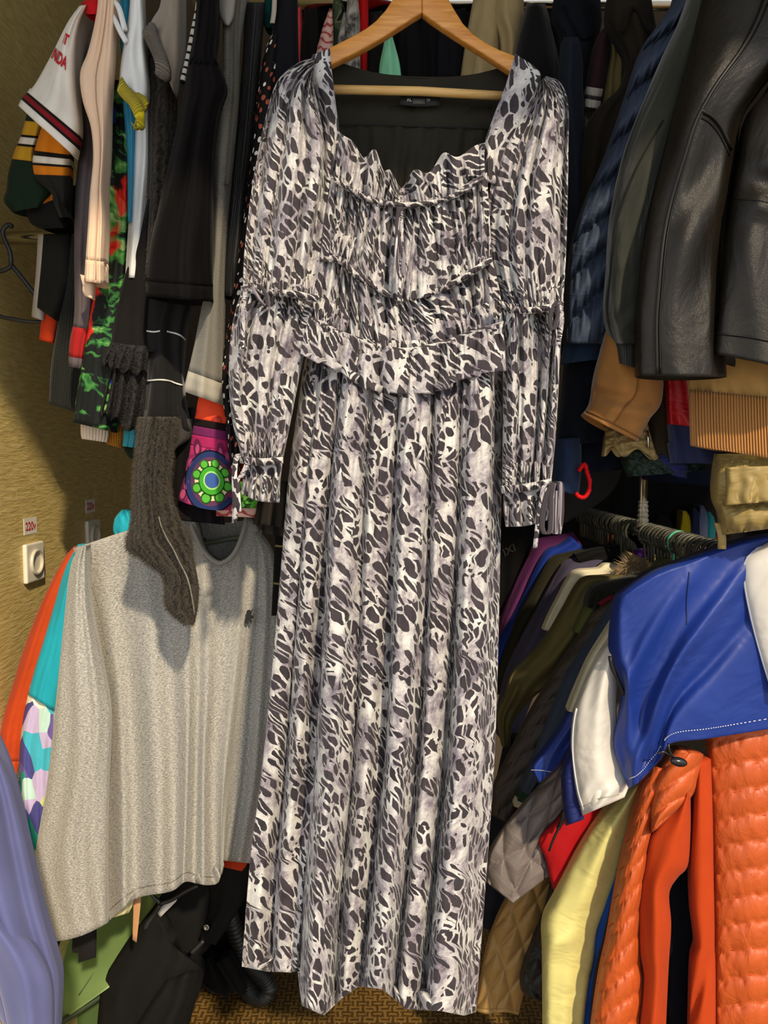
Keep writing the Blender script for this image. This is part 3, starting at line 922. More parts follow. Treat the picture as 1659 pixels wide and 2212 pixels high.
# frill along the sweetheart neckline
def nf(n, a, ph): return lambda U, V: 1.7 * a * np.sin(2 * PI * (n * U + ph)) * (1 - V) ** .8 + .003 * np.sin(2 * PI * 22 * U) * V
make('', '', '', 1.062, [[(733, 284), (727, 340), (722, 386)], [(775, 322), (765, 370), (758, 408)], [(812, 338), (806, 385), (798, 424)], [(838, 368), (832, 400), (828, 436)], [(868, 408), (866, 425), (864, 444)]],
     lp2, root=dr, part='neck_frill', nu=140, nv=22, flat=True, front=.010, back=.004, fold=add(nf(2.6, .009, .1), lambda U, V: gathers(5, .030, 2, 4)(U, V) * (.3 + .7 * V)), lip=.003, top=lambda U: 14 * np.sin(2 * PI * (2.9 * U + .35)) * np.sin(PI * U))
make('', '', '', 1.062, [[(862, 410), (864, 425), (866, 444)], [(893, 378), (902, 405), (910, 438)], [(940, 352), (944, 390), (948, 432)], [(985, 332), (990, 370), (996, 416)], [(1048, 308), (1046, 340), (1048, 380)]],
     lp2, root=dr, part='neck_frill', nu=140, nv=22, flat=True, front=.010, back=.004, fold=add(nf(2.4, .009, .55), lambda U, V: gathers(5, .030, 4, 4)(U, V) * (.3 + .7 * V)), lip=.003, top=lambda U: 14 * np.sin(2 * PI * (2.7 * U + .1)) * np.sin(PI * U))
# shoulder yokes
make('', '', '', 1.088, [[(676, 118), (660, 160), (690, 230), (705, 320), (712, 400)], [(713, 104), (720, 180), (733, 285), (734, 330), (724, 396)]], m_leopard(1.06, .4), root=dr, part='shoulder_yoke', front=.012, back=.004, fold=rip(3, 1.5, .003), nu=30)
make('', '', '', 1.088, [[(1113, 116), (1090, 190), (1062, 262), (1046, 318), (1046, 390)], [(1150, 140), (1168, 168), (1140, 250), (1092, 330), (1072, 400)]], m_leopard(1.06, .4), root=dr, part='shoulder_yoke', front=.012, back=.004, fold=rip(5, 1.5, .003), nu=30)
# sleeves
def slfold(seed):
    return add(gathers(3.4, .030, seed * 2.3, 3, .2, .2), lambda U, V: gathers(17, .014, seed)(U, V) * (np.exp(-((V - 1) / .16) ** 2) + .8 * np.exp(-(V / .2) ** 2)), lambda U, V: .012 * np.sin(PI * (2.2 * U + .4 * V + seed)), rip(seed + 9, 6, .004, 1.3, .9), lambda U, V: .008 * np.abs(np.sin(PI * 17 * U)) * np.exp(-((V - 1) / .12) ** 2) + .008 * np.abs(np.sin(PI * 13 * U)) * np.exp(-(V / .14) ** 2))
sl1 = make('', '', '', 1.085, [[(680, 124), (640, 138), (598, 178), (572, 260), (545, 400), (528, 540), (524, 632)], [(672, 168), (690, 215), (718, 300), (724, 400), (712, 500), (700, 590), (686, 650)]],
           lp2, root=dr, part='upper_sleeve', nu=90, nv=70, front=.035, back=.02, fold=slfold(1))
sl2 = make('', '', '', 1.085, [[(524, 620), (502, 700), (494, 800), (500, 900), (522, 988)], [(686, 640), (670, 720), (652, 790), (632, 890), (612, 990)]],
           lp2, root=dr, part='lower_sleeve', nu=90, nv=60, front=.035, back=.02, fold=slfold(2))
casing([(520, 614), (570, 622), (630, 624), (690, 636)], [(520, 634), (570, 640), (630, 644), (688, 656)], 1.046, 'sleeve_casing', 20, .009, 120)
casing([(516, 980), (560, 986), (612, 984)], [(518, 1004), (560, 1010), (612, 1004)], 1.046, 'cuff_casing', 15, .009, 100)
make('', '', '', 1.075, [[(528, 1000), (524, 1040), (520, 1066)], [(562, 1006), (562, 1050), (558, 1082)], [(610, 998), (606, 1040), (604, 1086)]], lp2, root=dr, part='cuff_frill', nu=50, nv=16, front=.02, back=.01,
     fold=lambda U, V: .010 * np.sin(2 * PI * (3.4 * U + .2)) * (.3 + V))
sr1 = make('', '', '', 1.085, [[(1166, 176), (1120, 260), (1076, 340), (1052, 450), (1052, 560), (1084, 668)], [(1180, 164), (1212, 180), (1228, 230), (1228, 330), (1226, 450), (1222, 570), (1216, 664)]],
           lp, root=dr, part='upper_sleeve', nu=90, nv=70, front=.035, back=.02, fold=slfold(3))
sr2 = make('', '', '', 1.085, [[(1082, 656), (1086, 750), (1086, 900), (1084, 1056)], [(1218, 656), (1212, 740), (1206, 850), (1200, 950), (1190, 1050)]],
           lp, root=dr, part='lower_sleeve', nu=90, nv=60, front=.035, back=.02, fold=slfold(4))
casing([(1066, 640), (1130, 660), (1218, 648)], [(1068, 660), (1130, 682), (1216, 668)], 1.046, 'sleeve_casing', 20, .009, 120)
casing([(1082, 1046), (1130, 1042), (1192, 1030)], [(1084, 1070), (1130, 1066), (1192, 1052)], 1.046, 'cuff_casing', 15, .009, 100)
make('', '', '', 1.075, [[(1088, 1062), (1088, 1100), (1092, 1138)], [(1130, 1062), (1132, 1100), (1136, 1136)], [(1188, 1048), (1186, 1090), (1182, 1124)]], lp, root=dr, part='cuff_frill', nu=50, nv=16, front=.02, back=.01,
     fold=lambda U, V: .010 * np.sin(2 * PI * (3.1 * U + .3)) * (.3 + V))
# drawstring ties
def tie(pts, d=1.035, w=.006): ribbon('drawstring_tie', pts, w, m_leopard(2.6, .0), dr, d, .0014, 30)
tie([(530, 980), (512, 985), (506, 1030), (508, 1090), (506, 1130)], w=.007)
tie([(530, 978), (534, 1000), (520, 1030), (512, 1040), (516, 1105)], w=.007)
tie([(536, 612), (560, 616), (577, 640), (576, 662), (562, 650), (545, 620)], 1.035)
tie([(532, 618), (526, 660), (524, 720), (522, 756)], 1.036)
tie([(1194, 1040), (1176, 1050), (1168, 1090), (1162, 1130), (1156, 1184)])
tie([(1194, 1042), (1178, 1080), (1170, 1130), (1178, 1154), (1190, 1140), (1190, 1080), (1196, 1044)], 1.033, .007)
tie([(1196, 1040), (1210, 1046), (1212, 1100), (1206, 1150), (1198, 1140), (1200, 1060)], 1.034, .009)
tie([(1204, 650), (1192, 668), (1188, 700), (1196, 712), (1206, 680), (1208, 655)], 1.036)
tie([(1206, 650), (1214, 690), (1204, 760), (1202, 830)], 1.036)
tie([(862, 446), (858, 500), (872, 560), (868, 600), (856, 560), (860, 470)], 1.030)
tie([(866, 446), (868, 520), (864, 600), (862, 650)], 1.032, .005)

# ================================================================== upper left: clothes on the rail, sleeves towards the viewer
def blob(g, name, u, v, ru, rv, mat, parent, off=.002, n=20, rot=0.0):
    a = np.arange(n) * 2 * PI / n
    x, y = ru * np.cos(a), rv * np.sin(a)
    x, y = x * math.cos(rot) - y * math.sin(rot), x * math.sin(rot) + y * math.cos(rot)
    P = np.concatenate([g.S(np.array([u]), np.array([v]), off), g.S(u + x / g.wid, v + y / g.len, off), g.S(u + .5 * x / g.wid, v + .5 * y / g.len, off)])
    Fc = [[0, 1 + n + i, 1 + n + (i + 1) % n] for i in range(n)] + [[1 + n + i, 1 + i, 1 + (i + 1) % n, 1 + n + (i + 1) % n] for i in range(n)]
    return mesh_obj(name, P, Fc, mat, parent)

GL = 'clothes on the upper left rail'
blk = fab('#191817', .9)
wht = fab('#dcd5ca')
# white sports jersey
g = make('sports_jersey', 'white sports jersey sleeve with red lettering and maroon striped hem', 'jersey', 1.22,
         [[(172, 12), (145, 50), (110, 120), (75, 182), (50, 208), (39, 228)], [(192, 10), (172, 50), (163, 110), (166, 200), (173, 280), (163, 340)]],
         slices=[('sleeve', 0, .86, wht), ('black_stripe', .86, .88, blk), ('maroon_stripe', .88, .92, fab('#7d1c22')), ('black_stripe', .92, .94, blk), ('hem', .94, 1, wht)],
         front=.035, back=.05, nv=50, fold=rip(21, 1.3, .005), group=GL)
rl = fab('#b02028', .7, wr=.1)
text_on(g, 'lettering', 'IT', .36, .30, .022, rl, g.o, .0, bold=.03)
text_on(g, 'lettering', 'NDA', .32, .46, .025, rl, g.o, .0, bold=.03)
make('', '', '', 1.20, [[(176, 4), (182, 18), (184, 30)], [(214, -6), (216, 14), (214, 31)]], fab('#b3191d'), root=g.o, part='red_shoulder', front=.01, back=.02, nv=8)
# green and yellow jersey sleeve
grn = fab('#1c2c20'); yel = fab('#c2942a')
make('sports_jersey', 'dark green jersey sleeve with yellow and white stripes', 'jersey', 1.33,
     [[(60, 236), (46, 290), (30, 330), (18, 375), (14, 410), (8, 434), (26, 458)], [(104, 240), (92, 290), (80, 330), (84, 360), (100, 392), (122, 412), (92, 446)]],
     slices=[('sleeve', 0, .11, grn), ('yellow_band', .11, .24, yel), ('black_stripe', .24, .27, blk), ('white_stripe', .27, .32, wht), ('black_stripe', .32, .35, blk), ('yellow_band', .35, .48, yel), ('cuff', .48, 1, grn)],
     front=.03, back=.04, nv=46, fold=rip(22, 1.2, .006), group=GL)
make('sports_jersey', 'orange jersey sleeve with white stripes and charcoal cuff', 'jersey', 1.28,
     [[(98, 250), (84, 292), (74, 326), (70, 352), (78, 385), (112, 420), (128, 470)], [(150, 268), (154, 320), (153, 360), (151, 395), (146, 425), (140, 450), (150, 470)]],
     slices=[('white_band', 0, .07, wht), ('sleeve', .07, .33, fab('#d07a1c')), ('black_stripe', .33, .36, blk), ('white_stripe', .36, .43, wht), ('black_stripe', .43, .46, blk), ('orange_band', .46, .54, fab('#d07a1c')), ('cuff', .54, 1, fab('#23221f'))],
     front=.03, back=.04, nv=46, fold=rip(23, 1.2, .006), group=GL)
g = make('jersey', 'black jersey bunched up just above the short chrome rail', 'jersey', 1.35, [[(64, 410), (56, 450), (66, 482), (92, 494)], [(170, 400), (165, 440), (160, 470), (158, 492)]], fab('#1b1a19'), front=.04, back=.04, fold=rip(24, 2, .008), group=GL)
patch(g, 'orange_trim', [(.28, .12), (.62, .05), (.60, .28), (.24, .36)], fab('#b8661c'), g.o)
# mauve grey jersey
mv = fab('#5a5153')
make('long_sleeve_jersey', 'mauve grey long-sleeved jersey with a red band at the cuff', 'jersey', 1.30,
     [[(182, 20), (162, 46), (166, 200), (172, 300), (162, 420), (160, 560), (160, 680), (150, 740), (148, 792)], [(222, 20), (236, 150), (230, 280), (228, 430), (214, 560), (206, 680), (192, 750), (184, 798)]],
     slices=[('sleeve', 0, .895, mv), ('red_band', .895, .972, fab('#9c2222')), ('cuff', .972, 1, mv)], front=.025, back=.04, nv=72, fold=rip(25, 1.5, .006), group=GL)
# peach shirt
pc = fab('#e2c2a4', .85, .1, .05, .3)
g = make('blouse', 'peach blouse with a long narrow sleeve and turned cuff', 'blouse', 1.20,
         [[(216, -50), (206, 40), (190, 110), (173, 158), (178, 215), (196, 275), (201, 340), (194, 420), (189, 500), (184, 570), (181, 608)],
          [(252, -50), (247, 60), (244, 130), (237, 230), (231, 320), (226, 400), (229, 480), (226, 560), (227, 613)]],
         slices=[('sleeve', 0, .93, pc), ('cuff', .93, 1, pc)], front=.022, back=.04, nv=70, fold=add(rip(26, 1.1, .005), rip(27, 3, .0025)), group=GL)
seam(g, [(.55, 0), (.5, .4), (.55, .99)], .0009, fab('#b9977c'), g.o, 'sleeve_seam')
make('', '', '', 1.215, [[(180, 606), (178, 628), (184, 640)], [(206, 612), (204, 630), (203, 646)]], pc, root=g.o, part='inner_cuff', front=.012, back=.012, nv=8)
# white and blue T-shirt
w2 = fab('#dcdddb'); bl = fab('#3f9cc0'); yk = rib('#d8c21e', 420, dirn='X')
g = make('t_shirt', 'white and sky blue T-shirt with a bright yellow ribbed sleeve edge', 't-shirt', 1.215,
         [[(284, -50), (278, 30), (268, 90), (260, 140), (257, 178)], [(306, -50), (312, 60), (318, 140), (322, 190), (320, 216)]],
         slices=[('sleeve', 0, 1, w2)], front=.03, back=.03, nv=40, fold=rip(28, 1.2, .005), group=GL)
yr = [(257, 180), (253, 196), (264, 212), (278, 226), (288, 246), (294, 262), (296, 279), (288, 274), (282, 262)]
P = crom(px(yr, 1.178), 40); Q = crom(px([(264, 166), (274, 182), (288, 200), (300, 214), (309, 232), (312, 250), (312, 272), (304, 280), (292, 272)], 1.180), 40)
slab('sleeve_edge', np.stack([P, (P + Q) / 2 + [0, -.004, 0], Q]), yk, g.o, .004)
P = crom(px([(262, 178), (280, 192), (300, 200), (319, 214), (316, 234), (308, 246), (302, 262), (296, 276)], 1.186), 40); Q = crom(px([(264, 202), (282, 214), (298, 224), (308, 234), (303, 244), (295, 254), (290, 268), (288, 280)], 1.186), 40)
slab('sleeve_edge', np.stack([P, (P + Q) / 2 + [0, -.003, 0], Q]), yk, g.o, .004)
make('', '', '', 1.25, [[(296, 210), (288, 300), (283, 400), (276, 500), (270, 600)], [(322, 210), (326, 320), (322, 430), (312, 520), (300, 600)]], w2, root=g.o, part='body', front=.02, back=.03, fold=rip(29, 1.4, .005))
make('', '', '', 1.24, [[(250, -50), (254, 30), (262, 120), (266, 230), (274, 330), (276, 480)], [(284, -50), (280, 40), (276, 140), (292, 250), (290, 350), (284, 480)]], bl, root=g.o, part='blue_panel', front=.012, back=.02, fold=rip(30, 1.4, .004))
tube('neck_binding', crom(px([(274, 92), (262, 72), (250, 48), (238, 26), (235, 10), (244, 4), (256, 16), (264, 42), (270, 66)], 1.19), 40), .0042, w2, g.o, 8)
# floral shirt
make('floral_dress', 'black floral dress printed with red flowers and green leaves', 'dress', 1.275,
     [[(240, 170), (234, 280), (230, 400), (226, 500), (218, 580), (200, 650), (188, 720), (176, 790), (164, 860), (157, 912)], [(290, 180), (290, 330), (288, 440), (280, 560), (275, 660), (270, 760), (262, 860), (250, 935)]],
     m_floral(), front=.03, back=.04, nv=60, fold=add(rip(31, 1.6, .008), rip(32, 4, .002)), group=GL)
# grey knit
gk = m_knitrow('#84796c', '#4c443b', 700)
g = make('knit_sweater', 'soft taupe wool sweater with a broad ribbed cuff', 'sweater', 1.20,
         [[(352, -50), (346, 10), (330, 42), (318, 60)], [(398, -50), (398, 60), (394, 130), (378, 208)]], slices=[('sleeve', 0, 1, fab('#867b6e', .95, .4))], front=.03, back=.04, nv=30, fold=rip(33, 1.2, .004), group=GL)
P = crom(px([(318, 56), (307, 68), (318, 96), (330, 122), (336, 146), (334, 158), (342, 166)], 1.172), 30)
Q = crom(px([(334, 50), (340, 72), (352, 100), (360, 124), (366, 150), (364, 168), (356, 172)], 1.165), 30)
slab('ribbed_cuff', np.stack([P, P * .66 + Q * .34 + [0, -.006, 0], P * .33 + Q * .67 + [0, -.006, 0], Q]), rib('#7f7467', 420, dirn='X', dark=.5), g.o, .01)
# mohair cardigan: body above, long sleeve hanging in front of the grey shirt
mh = m_mohair()
g = make('mohair_cardigan', 'fluffy dark grey mohair cardigan with a long drooping sleeve', 'cardigan', 1.245,
         [[(320, 60), (319, 200), (317, 330), (316, 450), (308, 600)], [(385, 60), (380, 200), (376, 330), (372, 450), (365, 600)]], slices=[('body', 0, 1, mh)], front=.03, back=.04, fold=rip(34, 1.4, .006), group=GL)
fz = m_fuzzplain('#4d4539')
fuzz(g, 1800, .005, fz, g.o, 3, w=.00022)
gs = make('', '', '', 1.222, [[(302, 900), (296, 960), (289, 1040), (285, 1120), (272, 1182), (300, 1204), (352, 1246), (360, 1312), (404, 1348)],
                              [(382, 900), (372, 980), (368, 1060), (388, 1120), (410, 1152), (418, 1210), (428, 1270), (424, 1320), (416, 1350)]],
          mh, root=g.o, part='sleeve', front=.03, back=.03, nv=70, nu=40, fold=add(rip(35, 1.3, .007), lambda U, V: -.012 * np.exp(-((U - .52) / .07) ** 2) * (V < .8)))
fuzz(gs, 7000, .0065, fz, g.o, 4, w=.00022)
seam(gs, [(.62, .45), (.66, .62), (.70, .75), (.9, .95)], .0014, m_fuzzplain('#7d766b'), g.o, 'sleeve_seam')
# velvet sleeve
vb = m_velvet('#0d0b0b')
g = make('velvet_dress', 'black velvet dress with a wide bell sleeve', 'dress', 1.175,
         [[(428, -50), (420, 60), (408, 130), (396, 200), (374, 310), (344, 440), (322, 540), (313, 640)], [(474, -50), (470, 60), (466, 120), (490, 186), (474, 240), (462, 330), (461, 450), (459, 560), (460, 652)]],
         slices=[('sleeve', 0, .955, vb), ('hem', .955, 1, vb)], front=.045, back=.045, nv=66, nu=44, fold=add(rip(36, 1.5, .011), rip(37, 3, .003)), group=GL)
tube('sleeve_gather', g.S(np.linspace(.05, .95, 24), .26 + .012 * np.sin(np.linspace(0, 40, 24)), .001), .0018, vb, g.o, 6)
# striped tape
t = thing('striped_strap', 'narrow black strap with white dashes hanging behind the velvet sleeve', 'strap', at(396, 165, 1.20))
C = crom(px([(436, -60), (428, 20), (418, 70), (406, 130), (394, 180)], 1.195), 36)
tube('cord', C, .0042, blk, t, 8)
for i in range(0, 36, 3):
    tube('white_dash', C[i:i + 3] + [0, -.0012, 0], .0044, wht, t, 8)
# pale collar + grey mesh cardigan
gm = m_knitrow('#b5b0a2', '#504c44', 900)
g = make('knit_cardigan', 'long light grey open-knit cardigan sleeve with a flared hem', 'cardigan', 1.215,
         [[(492, -50), (482, 40), (480, 150), (468, 240), (460, 330), (458, 450), (455, 560), (436, 660), (416, 760), (395, 845)], [(545, -50), (528, 20), (516, 100), (513, 220), (504, 330), (494, 440), (486, 550), (484, 660), (482, 780), (484, 876)]],
         slices=[('sleeve', 0, .95, gm), ('hem', .95, 1, fab('#a39d8f'))], front=.03, back=.04, nv=60, fold=rip(38, 1.4, .008), group=GL)
tube('front_edge', crom(px([(520, -50), (512, 30), (508, 110), (508, 200), (500, 300), (490, 400)], 1.178), 30), .004, gm, g.o, 8)
gc = make('', '', '', 1.19, [[(470, -30), (468, 10), (474, 36), (484, 52)], [(520, -30), (518, 10), (508, 40), (496, 56)]], fab('#8e8a80', .9), root=g.o, part='collar', front=.014, back=.02, nv=14)
# black ribbed sweater, dotted blouse, navy blouse
make('knit_sweater', 'black ribbed sweater between the grey knit and the dotted blouse', 'sweater', 1.235, [[(530, 5), (524, 120), (514, 260), (498, 420), (484, 560), (480, 640)], [(572, 5), (562, 120), (550, 260), (534, 420), (520, 560), (512, 640)]], rib('#100f0f', 300), front=.025, back=.03, fold=rip(39, 1.2, .004), group=GL)
make('dotted_blouse', 'black blouse with small red and white paisley dots', 'blouse', 1.222, [[(592, 64), (572, 110), (556, 200), (544, 300), (530, 430), (512, 560), (494, 690), (474, 820), (486, 900), (497, 1010)], [(604, 80), (600, 160), (590, 260), (575, 400), (560, 540), (540, 680), (524, 800), (520, 920), (515, 1020)]],
     m_paisley_dots(), front=.02, back=.03, nv=60, fold=rip(40, 1.2, .005), group=GL)
g = make('blouse', 'plain black blouse with a pale strap, right of the dotted blouse', 'blouse', 1.23, [[(598, -50), (588, 60), (582, 160), (578, 260)], [(642, -50), (644, 60), (646, 140), (650, 260)]], fab('#15151a'), front=.025, back=.03, fold=rip(41, 1.1, .004), group=GL)
ribbon('strap', [(594, -50), (592, 20), (588, 50)], .007, fab('#a39a8b'), g.o, 1.20)
make('teal_blouse', 'dark teal top just showing beside the pale strap', 'shirt', 1.27, [[(574, -50), (570, 15), (566, 40), (572, 60)], [(592, -50), (590, 15), (590, 40), (588, 60)]], fab('#114846'), front=.01, back=.02, group=GL)
# black lace dress
lc = m_lace()
g = make('lace_dress', 'black dress sleeve ending in a lace frill and pleated lace hem', 'dress', 1.252,
         [[(318, 430), (300, 500), (276, 570), (258, 640), (244, 700), (238, 745)], [(330, 430), (330, 520), (328, 600), (326, 680), (326, 760)]], slices=[('sleeve', 0, 1, fab('#1a1817'))], front=.025, back=.03, fold=rip(42, 1.2, .005), group=GL)
make('', '', '', 1.238, [[(240, 738), (226, 765), (218, 782)], [(275, 744), (264, 780), (258, 802)], [(324, 748), (320, 780), (318, 806)]], lc, root=g.o, part='lace_frill', nu=60, nv=14, front=.018, back=.012, fold=lambda U, V: .007 * np.sin(2 * PI * 5 * U) * V, hem=lambda U: 6 * np.sin(2 * PI * 4 * U), lip=.01)
make('', '', '', 1.252, [[(240, 790), (224, 850), (214, 890)], [(262, 790), (252, 870), (244, 905)], [(318, 790), (312, 880), (300, 942)]], lc, root=g.o, part='pleated_hem', nu=60, nv=20, front=.02, back=.012, fold=lambda U, V: .010 * np.sin(2 * PI * 4 * U) * (.3 + V), hem=lambda U: 8 * np.sin(2 * PI * 3 * U), lip=.01)
# black skirt with white piping
bk = fab('#1b1a19', .85, .2)
g = make('skirt', 'black skirt with two thin white piping lines', 'skirt', 1.262, [[(318, 560), (313, 640), (312, 720), (314, 820), (308, 880), (303, 935)], [(440, 560), (424, 640), (404, 720), (398, 830), (408, 890), (420, 930)]], slices=[('panel', 0, 1, bk)], front=.03, back=.03, fold=rip(43, 1.6, .009), group=GL, hem=lambda U: -14 * np.sin(PI * U) ** 2)
gp = make('', '', '', 1.25, [[(314, 640), (312, 720), (313, 760)], [(372, 640), (360, 720), (352, 760)]], bk, root=g.o, part='pocket_flap', front=.02, back=.01, nv=16)
pw = solid('#d8d5cc', .6)
seam(gp, [(.02, .62), (.5, .64), (.99, .58)], .0014, pw, g.o, 'piping')
seam(g, [(.52, .42), (.8, .44), (.98, .475)], .0014, pw, g.o, 'piping')
seam(g, [(.06, .70), (.5, .70), (.97, .735)], .0014, pw, g.o, 'piping')
# mandala fabric
red = m_redfloral()
g = make('mandala_skirt', 'bright skirt printed with a green and blue mandala on pink and red', 'skirt', 1.238,
         [[(430, 850), (416, 930), (402, 1020), (386, 1080)], [(492, 860), (496, 950), (504, 1050), (499, 1102)]],
         slices=[('red_band', 0, .24, red), ('black_band', .24, .30, fab('#1a1212')), ('purple_band', .30, .39, fab('#6a2450')), ('pink_band', .39, .48, fab('#a02858')), ('pink_panel', .48, 1, fab('#b8356a'))], front=.022, back=.02, nv=60, nu=50, fold=rip(44, .8, .003), hem=lambda U: 8 * np.sin(PI * U), group=GL)
cm = lambda c: fab(c, .85, .05, .05, .1)
for k, (uu, vv) in enumerate([(.20, .50), (.74, .50), (.08, .64), (.96, .66), (.08, .84), (.22, .94), (.06, .93), (.45, .53), (.9, .53)]):
    blob(g, 'petal', uu, vv, .008, .016 if k < 7 else .010, cm(['#5b1d3f', '#6b2148', '#8a2b5a'][k % 3]), g.o, .0016, 14, .3 * (k % 3 - 1))
    blob(g, 'petal_eye', uu, vv + .005, .004, .008, cm('#b0496e'), g.o, .0020, 12)
for uu, vv in [(.32, .585), (.68, .585)]:
    blob(g, 'petal', uu, vv, .012, .012, cm('#dcc69a'), g.o, .0012, 14)
for c, rr, off in [('#15131c', .047, .0022), ('#27345f', .0445, .0026), ('#5b3550', .036, .0030), ('#d7c79b', .029, .0034)]:
    blob(g, 'mandala_ring', .56, .765, rr, rr * 1.04, cm(c), g.o, off, 36)
for k in range(8):
    a = k * PI / 4 + .2
    blob(g, 'mandala_petal', .56 + .026 * math.cos(a) / g.wid, .765 + .027 * math.sin(a) / g.len, .0085, .0085, cm('#1f5a1c'), g.o, .0038, 14)
    blob(g, 'mandala_petal', .56 + .027 * math.cos(a) / g.wid, .765 + .028 * math.sin(a) / g.len, .0060, .0060, cm('#55a83a'), g.o, .0042, 14)
for c, rr, off in [('#16330f', .0215, .0046), ('#3f9a2c', .0200, .0050), ('#9acb7a', .0135, .0054), ('#3c5a96', .0110, .0058)]:
    blob(g, 'mandala_ring', .56, .765, rr, rr * 1.06, cm(c), g.o, off, 28)
# dark things under and behind
make('velvet_skirt', 'black velvet skirt hem below the mandala skirt', 'skirt', 1.268, [[(400, 880), (384, 960), (370, 1050), (362, 1122)], [(470, 880), (472, 1000), (478, 1080), (486, 1134)]], m_velvet('#171415'), front=.02, back=.02, fold=rip(45, 2, .007), group=GL)
make('jacket', 'charcoal jacket tail curling beside the mohair sleeve', 'jacket', 1.255, [[(368, 905), (358, 950), (356, 1000)], [(420, 905), (415, 945), (382, 965)]], fab('#3a3833'), front=.02, back=.02, fold=rip(46, 1, .005), group=GL)
make('print_skirt', 'spotted cream and red skirt edge peeping below the mandala skirt', 'skirt', 1.262, [[(450, 1070), (448, 1100), (450, 1114)], [(556, 1070), (555, 1100), (550, 1118)]], m_pinkprint(), front=.01, back=.01, nv=8, group=GL)
make('scarf', 'green leaf print scarf tip below the dress cuff', 'scarf', 1.24, [[(516, 1040), (520, 1075), (518, 1098)], [(556, 1040), (560, 1075), (552, 1098)]], m_greenprint(), front=.015, back=.01, nv=10, group=GL)
make('red_dress', 'dull red dress strip behind the dress cuff ties', 'dress', 1.265, [[(498, 980), (500, 1050), (500, 1100)], [(530, 980), (530, 1050), (525, 1100)]], fab('#7c2418'), front=.01, back=.01, nv=8, group=GL)
g = make('ruffled_blouse', 'dark grey blouse with layered ruffle hem behind the leopard cuff', 'blouse', 1.27, [[(560, 1040), (552, 1090), (546, 1132)], [(625, 1040), (622, 1090), (618, 1140)]], fab('#2c2823'), front=.015, back=.02, nv=14, fold=lambda U, V: .006 * np.sin(2 * PI * 2.6 * U) * V, group=GL)
make('', '', '', 1.285, [[(560, 1110), (558, 1150)], [(620, 1110), (616, 1160)]], fab('#332e28'), root=g.o, part='ruffle', front=.012, back=.015, nv=10, fold=lambda U, V: .006 * np.sin(2 * PI * 2.1 * U + 1) * V)
g = make('trimmed_dress', 'black dress with gold trim bands beside the skirt of the leopard dress', 'dress', 1.30, [[(596, 1060), (592, 1200), (586, 1330)], [(640, 1060), (630, 1200), (622, 1330)]], fab('#131210'), front=.012, back=.02, nv=30, group=GL)
for vv in (.14, .32, .44, .74): seam(g, [(.1, vv), (.5, vv + .005), (.9, vv)], .002, fab('#7d6c44'), g.o, 'gold_trim')
# under the short rail by the wall
GB = 'clothes below the short chrome rail'
make('jersey', 'pale grey sleeve edge under the short chrome rail', 'jersey', 1.40, [[(82, 505), (77, 590), (70, 660), (68, 684)], [(112, 505), (108, 590), (100, 660), (96, 694)]], fab('#b3aca2'), front=.015, back=.02, group=GB)
make('jersey', 'black sleeve hanging under the short chrome rail', 'jersey', 1.385, [[(94, 505), (88, 580), (82, 640), (80, 664)], [(160, 505), (152, 600), (140, 660), (126, 696)]], fab('#22221f'), front=.02, back=.02, fold=rip(47, 1, .004), group=GB)
make('jersey', 'bright orange hem tip below the black sleeve by the wall', 'jersey', 1.405, [[(92, 660), (88, 700), (84, 734)], [(130, 680), (122, 710), (116, 741)]], fab('#c8401f'), front=.012, back=.02, nv=10, group=GB)
make('mesh_jersey', 'dark green perforated mesh jersey hanging along the olive wall', 'jersey', 1.39, [[(150, 505), (138, 600), (124, 700), (110, 790), (105, 872)], [(210, 505), (205, 650), (200, 780), (190, 900)]], m_mesh('#20241f', '#0c0f0d', 230), front=.025, back=.03, fold=rip(48, 1.2, .006), group=GB)
make('pleated_skirt', 'cream pleated skirt hem below the floral dress', 'skirt', 1.30, [[(176, 880), (174, 930), (176, 948)], [(238, 890), (236, 940), (232, 956)]], fab('#d9c7b2'), front=.012, back=.012, nu=50, nv=12, fold=lambda U, V: .004 * np.abs(np.sin(PI * 9 * U)), group=GB)
make('mesh_shirt', 'orange mesh top hem below the floral dress', 'shirt', 1.31, [[(226, 900), (224, 945), (232, 960)], [(272, 900), (268, 945), (264, 970)]], m_mesh('#c8841f', '#7a4a10', 300), front=.012, back=.012, nv=10, group=GB)
make('turquoise_camisole', 'turquoise top hem below the lace dress', 'shirt', 1.30, [[(268, 900), (266, 945), (264, 964)], [(304, 900), (302, 945), (298, 968)]], fab('#3d95a5'), front=.012, back=.012, nv=10, fold=rip(49, 3, .002), group=GB)
make('blouse', 'dark green blouse tail below the turquoise hem', 'blouse', 1.33, [[(266, 930), (268, 970), (280, 990)], [(310, 930), (306, 980), (300, 994)]], fab('#1d281c'), front=.012, back=.012, nv=10, group=GB)
# black plastic hanger on the short rail
h = thing('plastic_hanger', 'empty black plastic hanger hooked over the short chrome rail', 'hanger', at(25, 690, 1.41))
bp = solid('#26282b', .4)
tube('hook', crom(px([(24, 578), (24, 560), (20, 540), (12, 522, .0), (6, 506), (8, 494), (18, 486), (27, 490)], 1.408), 40), .0042, bp, h, 8)
tube('arm', crom(px([(26, 574), (44, 596), (66, 624), (92, 656), (110, 676)], 1.408), 20), .0042, bp, h, 8)
tube('arm', crom(px([(26, 574), (8, 584), (-20, 590), (-50, 604)], 1.408), 20), .0042, bp, h, 8)
tube('lower_bar', crom(px([(-50, 640), (-10, 678), (30, 690), (80, 696), (112, 690), (114, 678)], 1.408), 30), .0036, bp, h, 8)

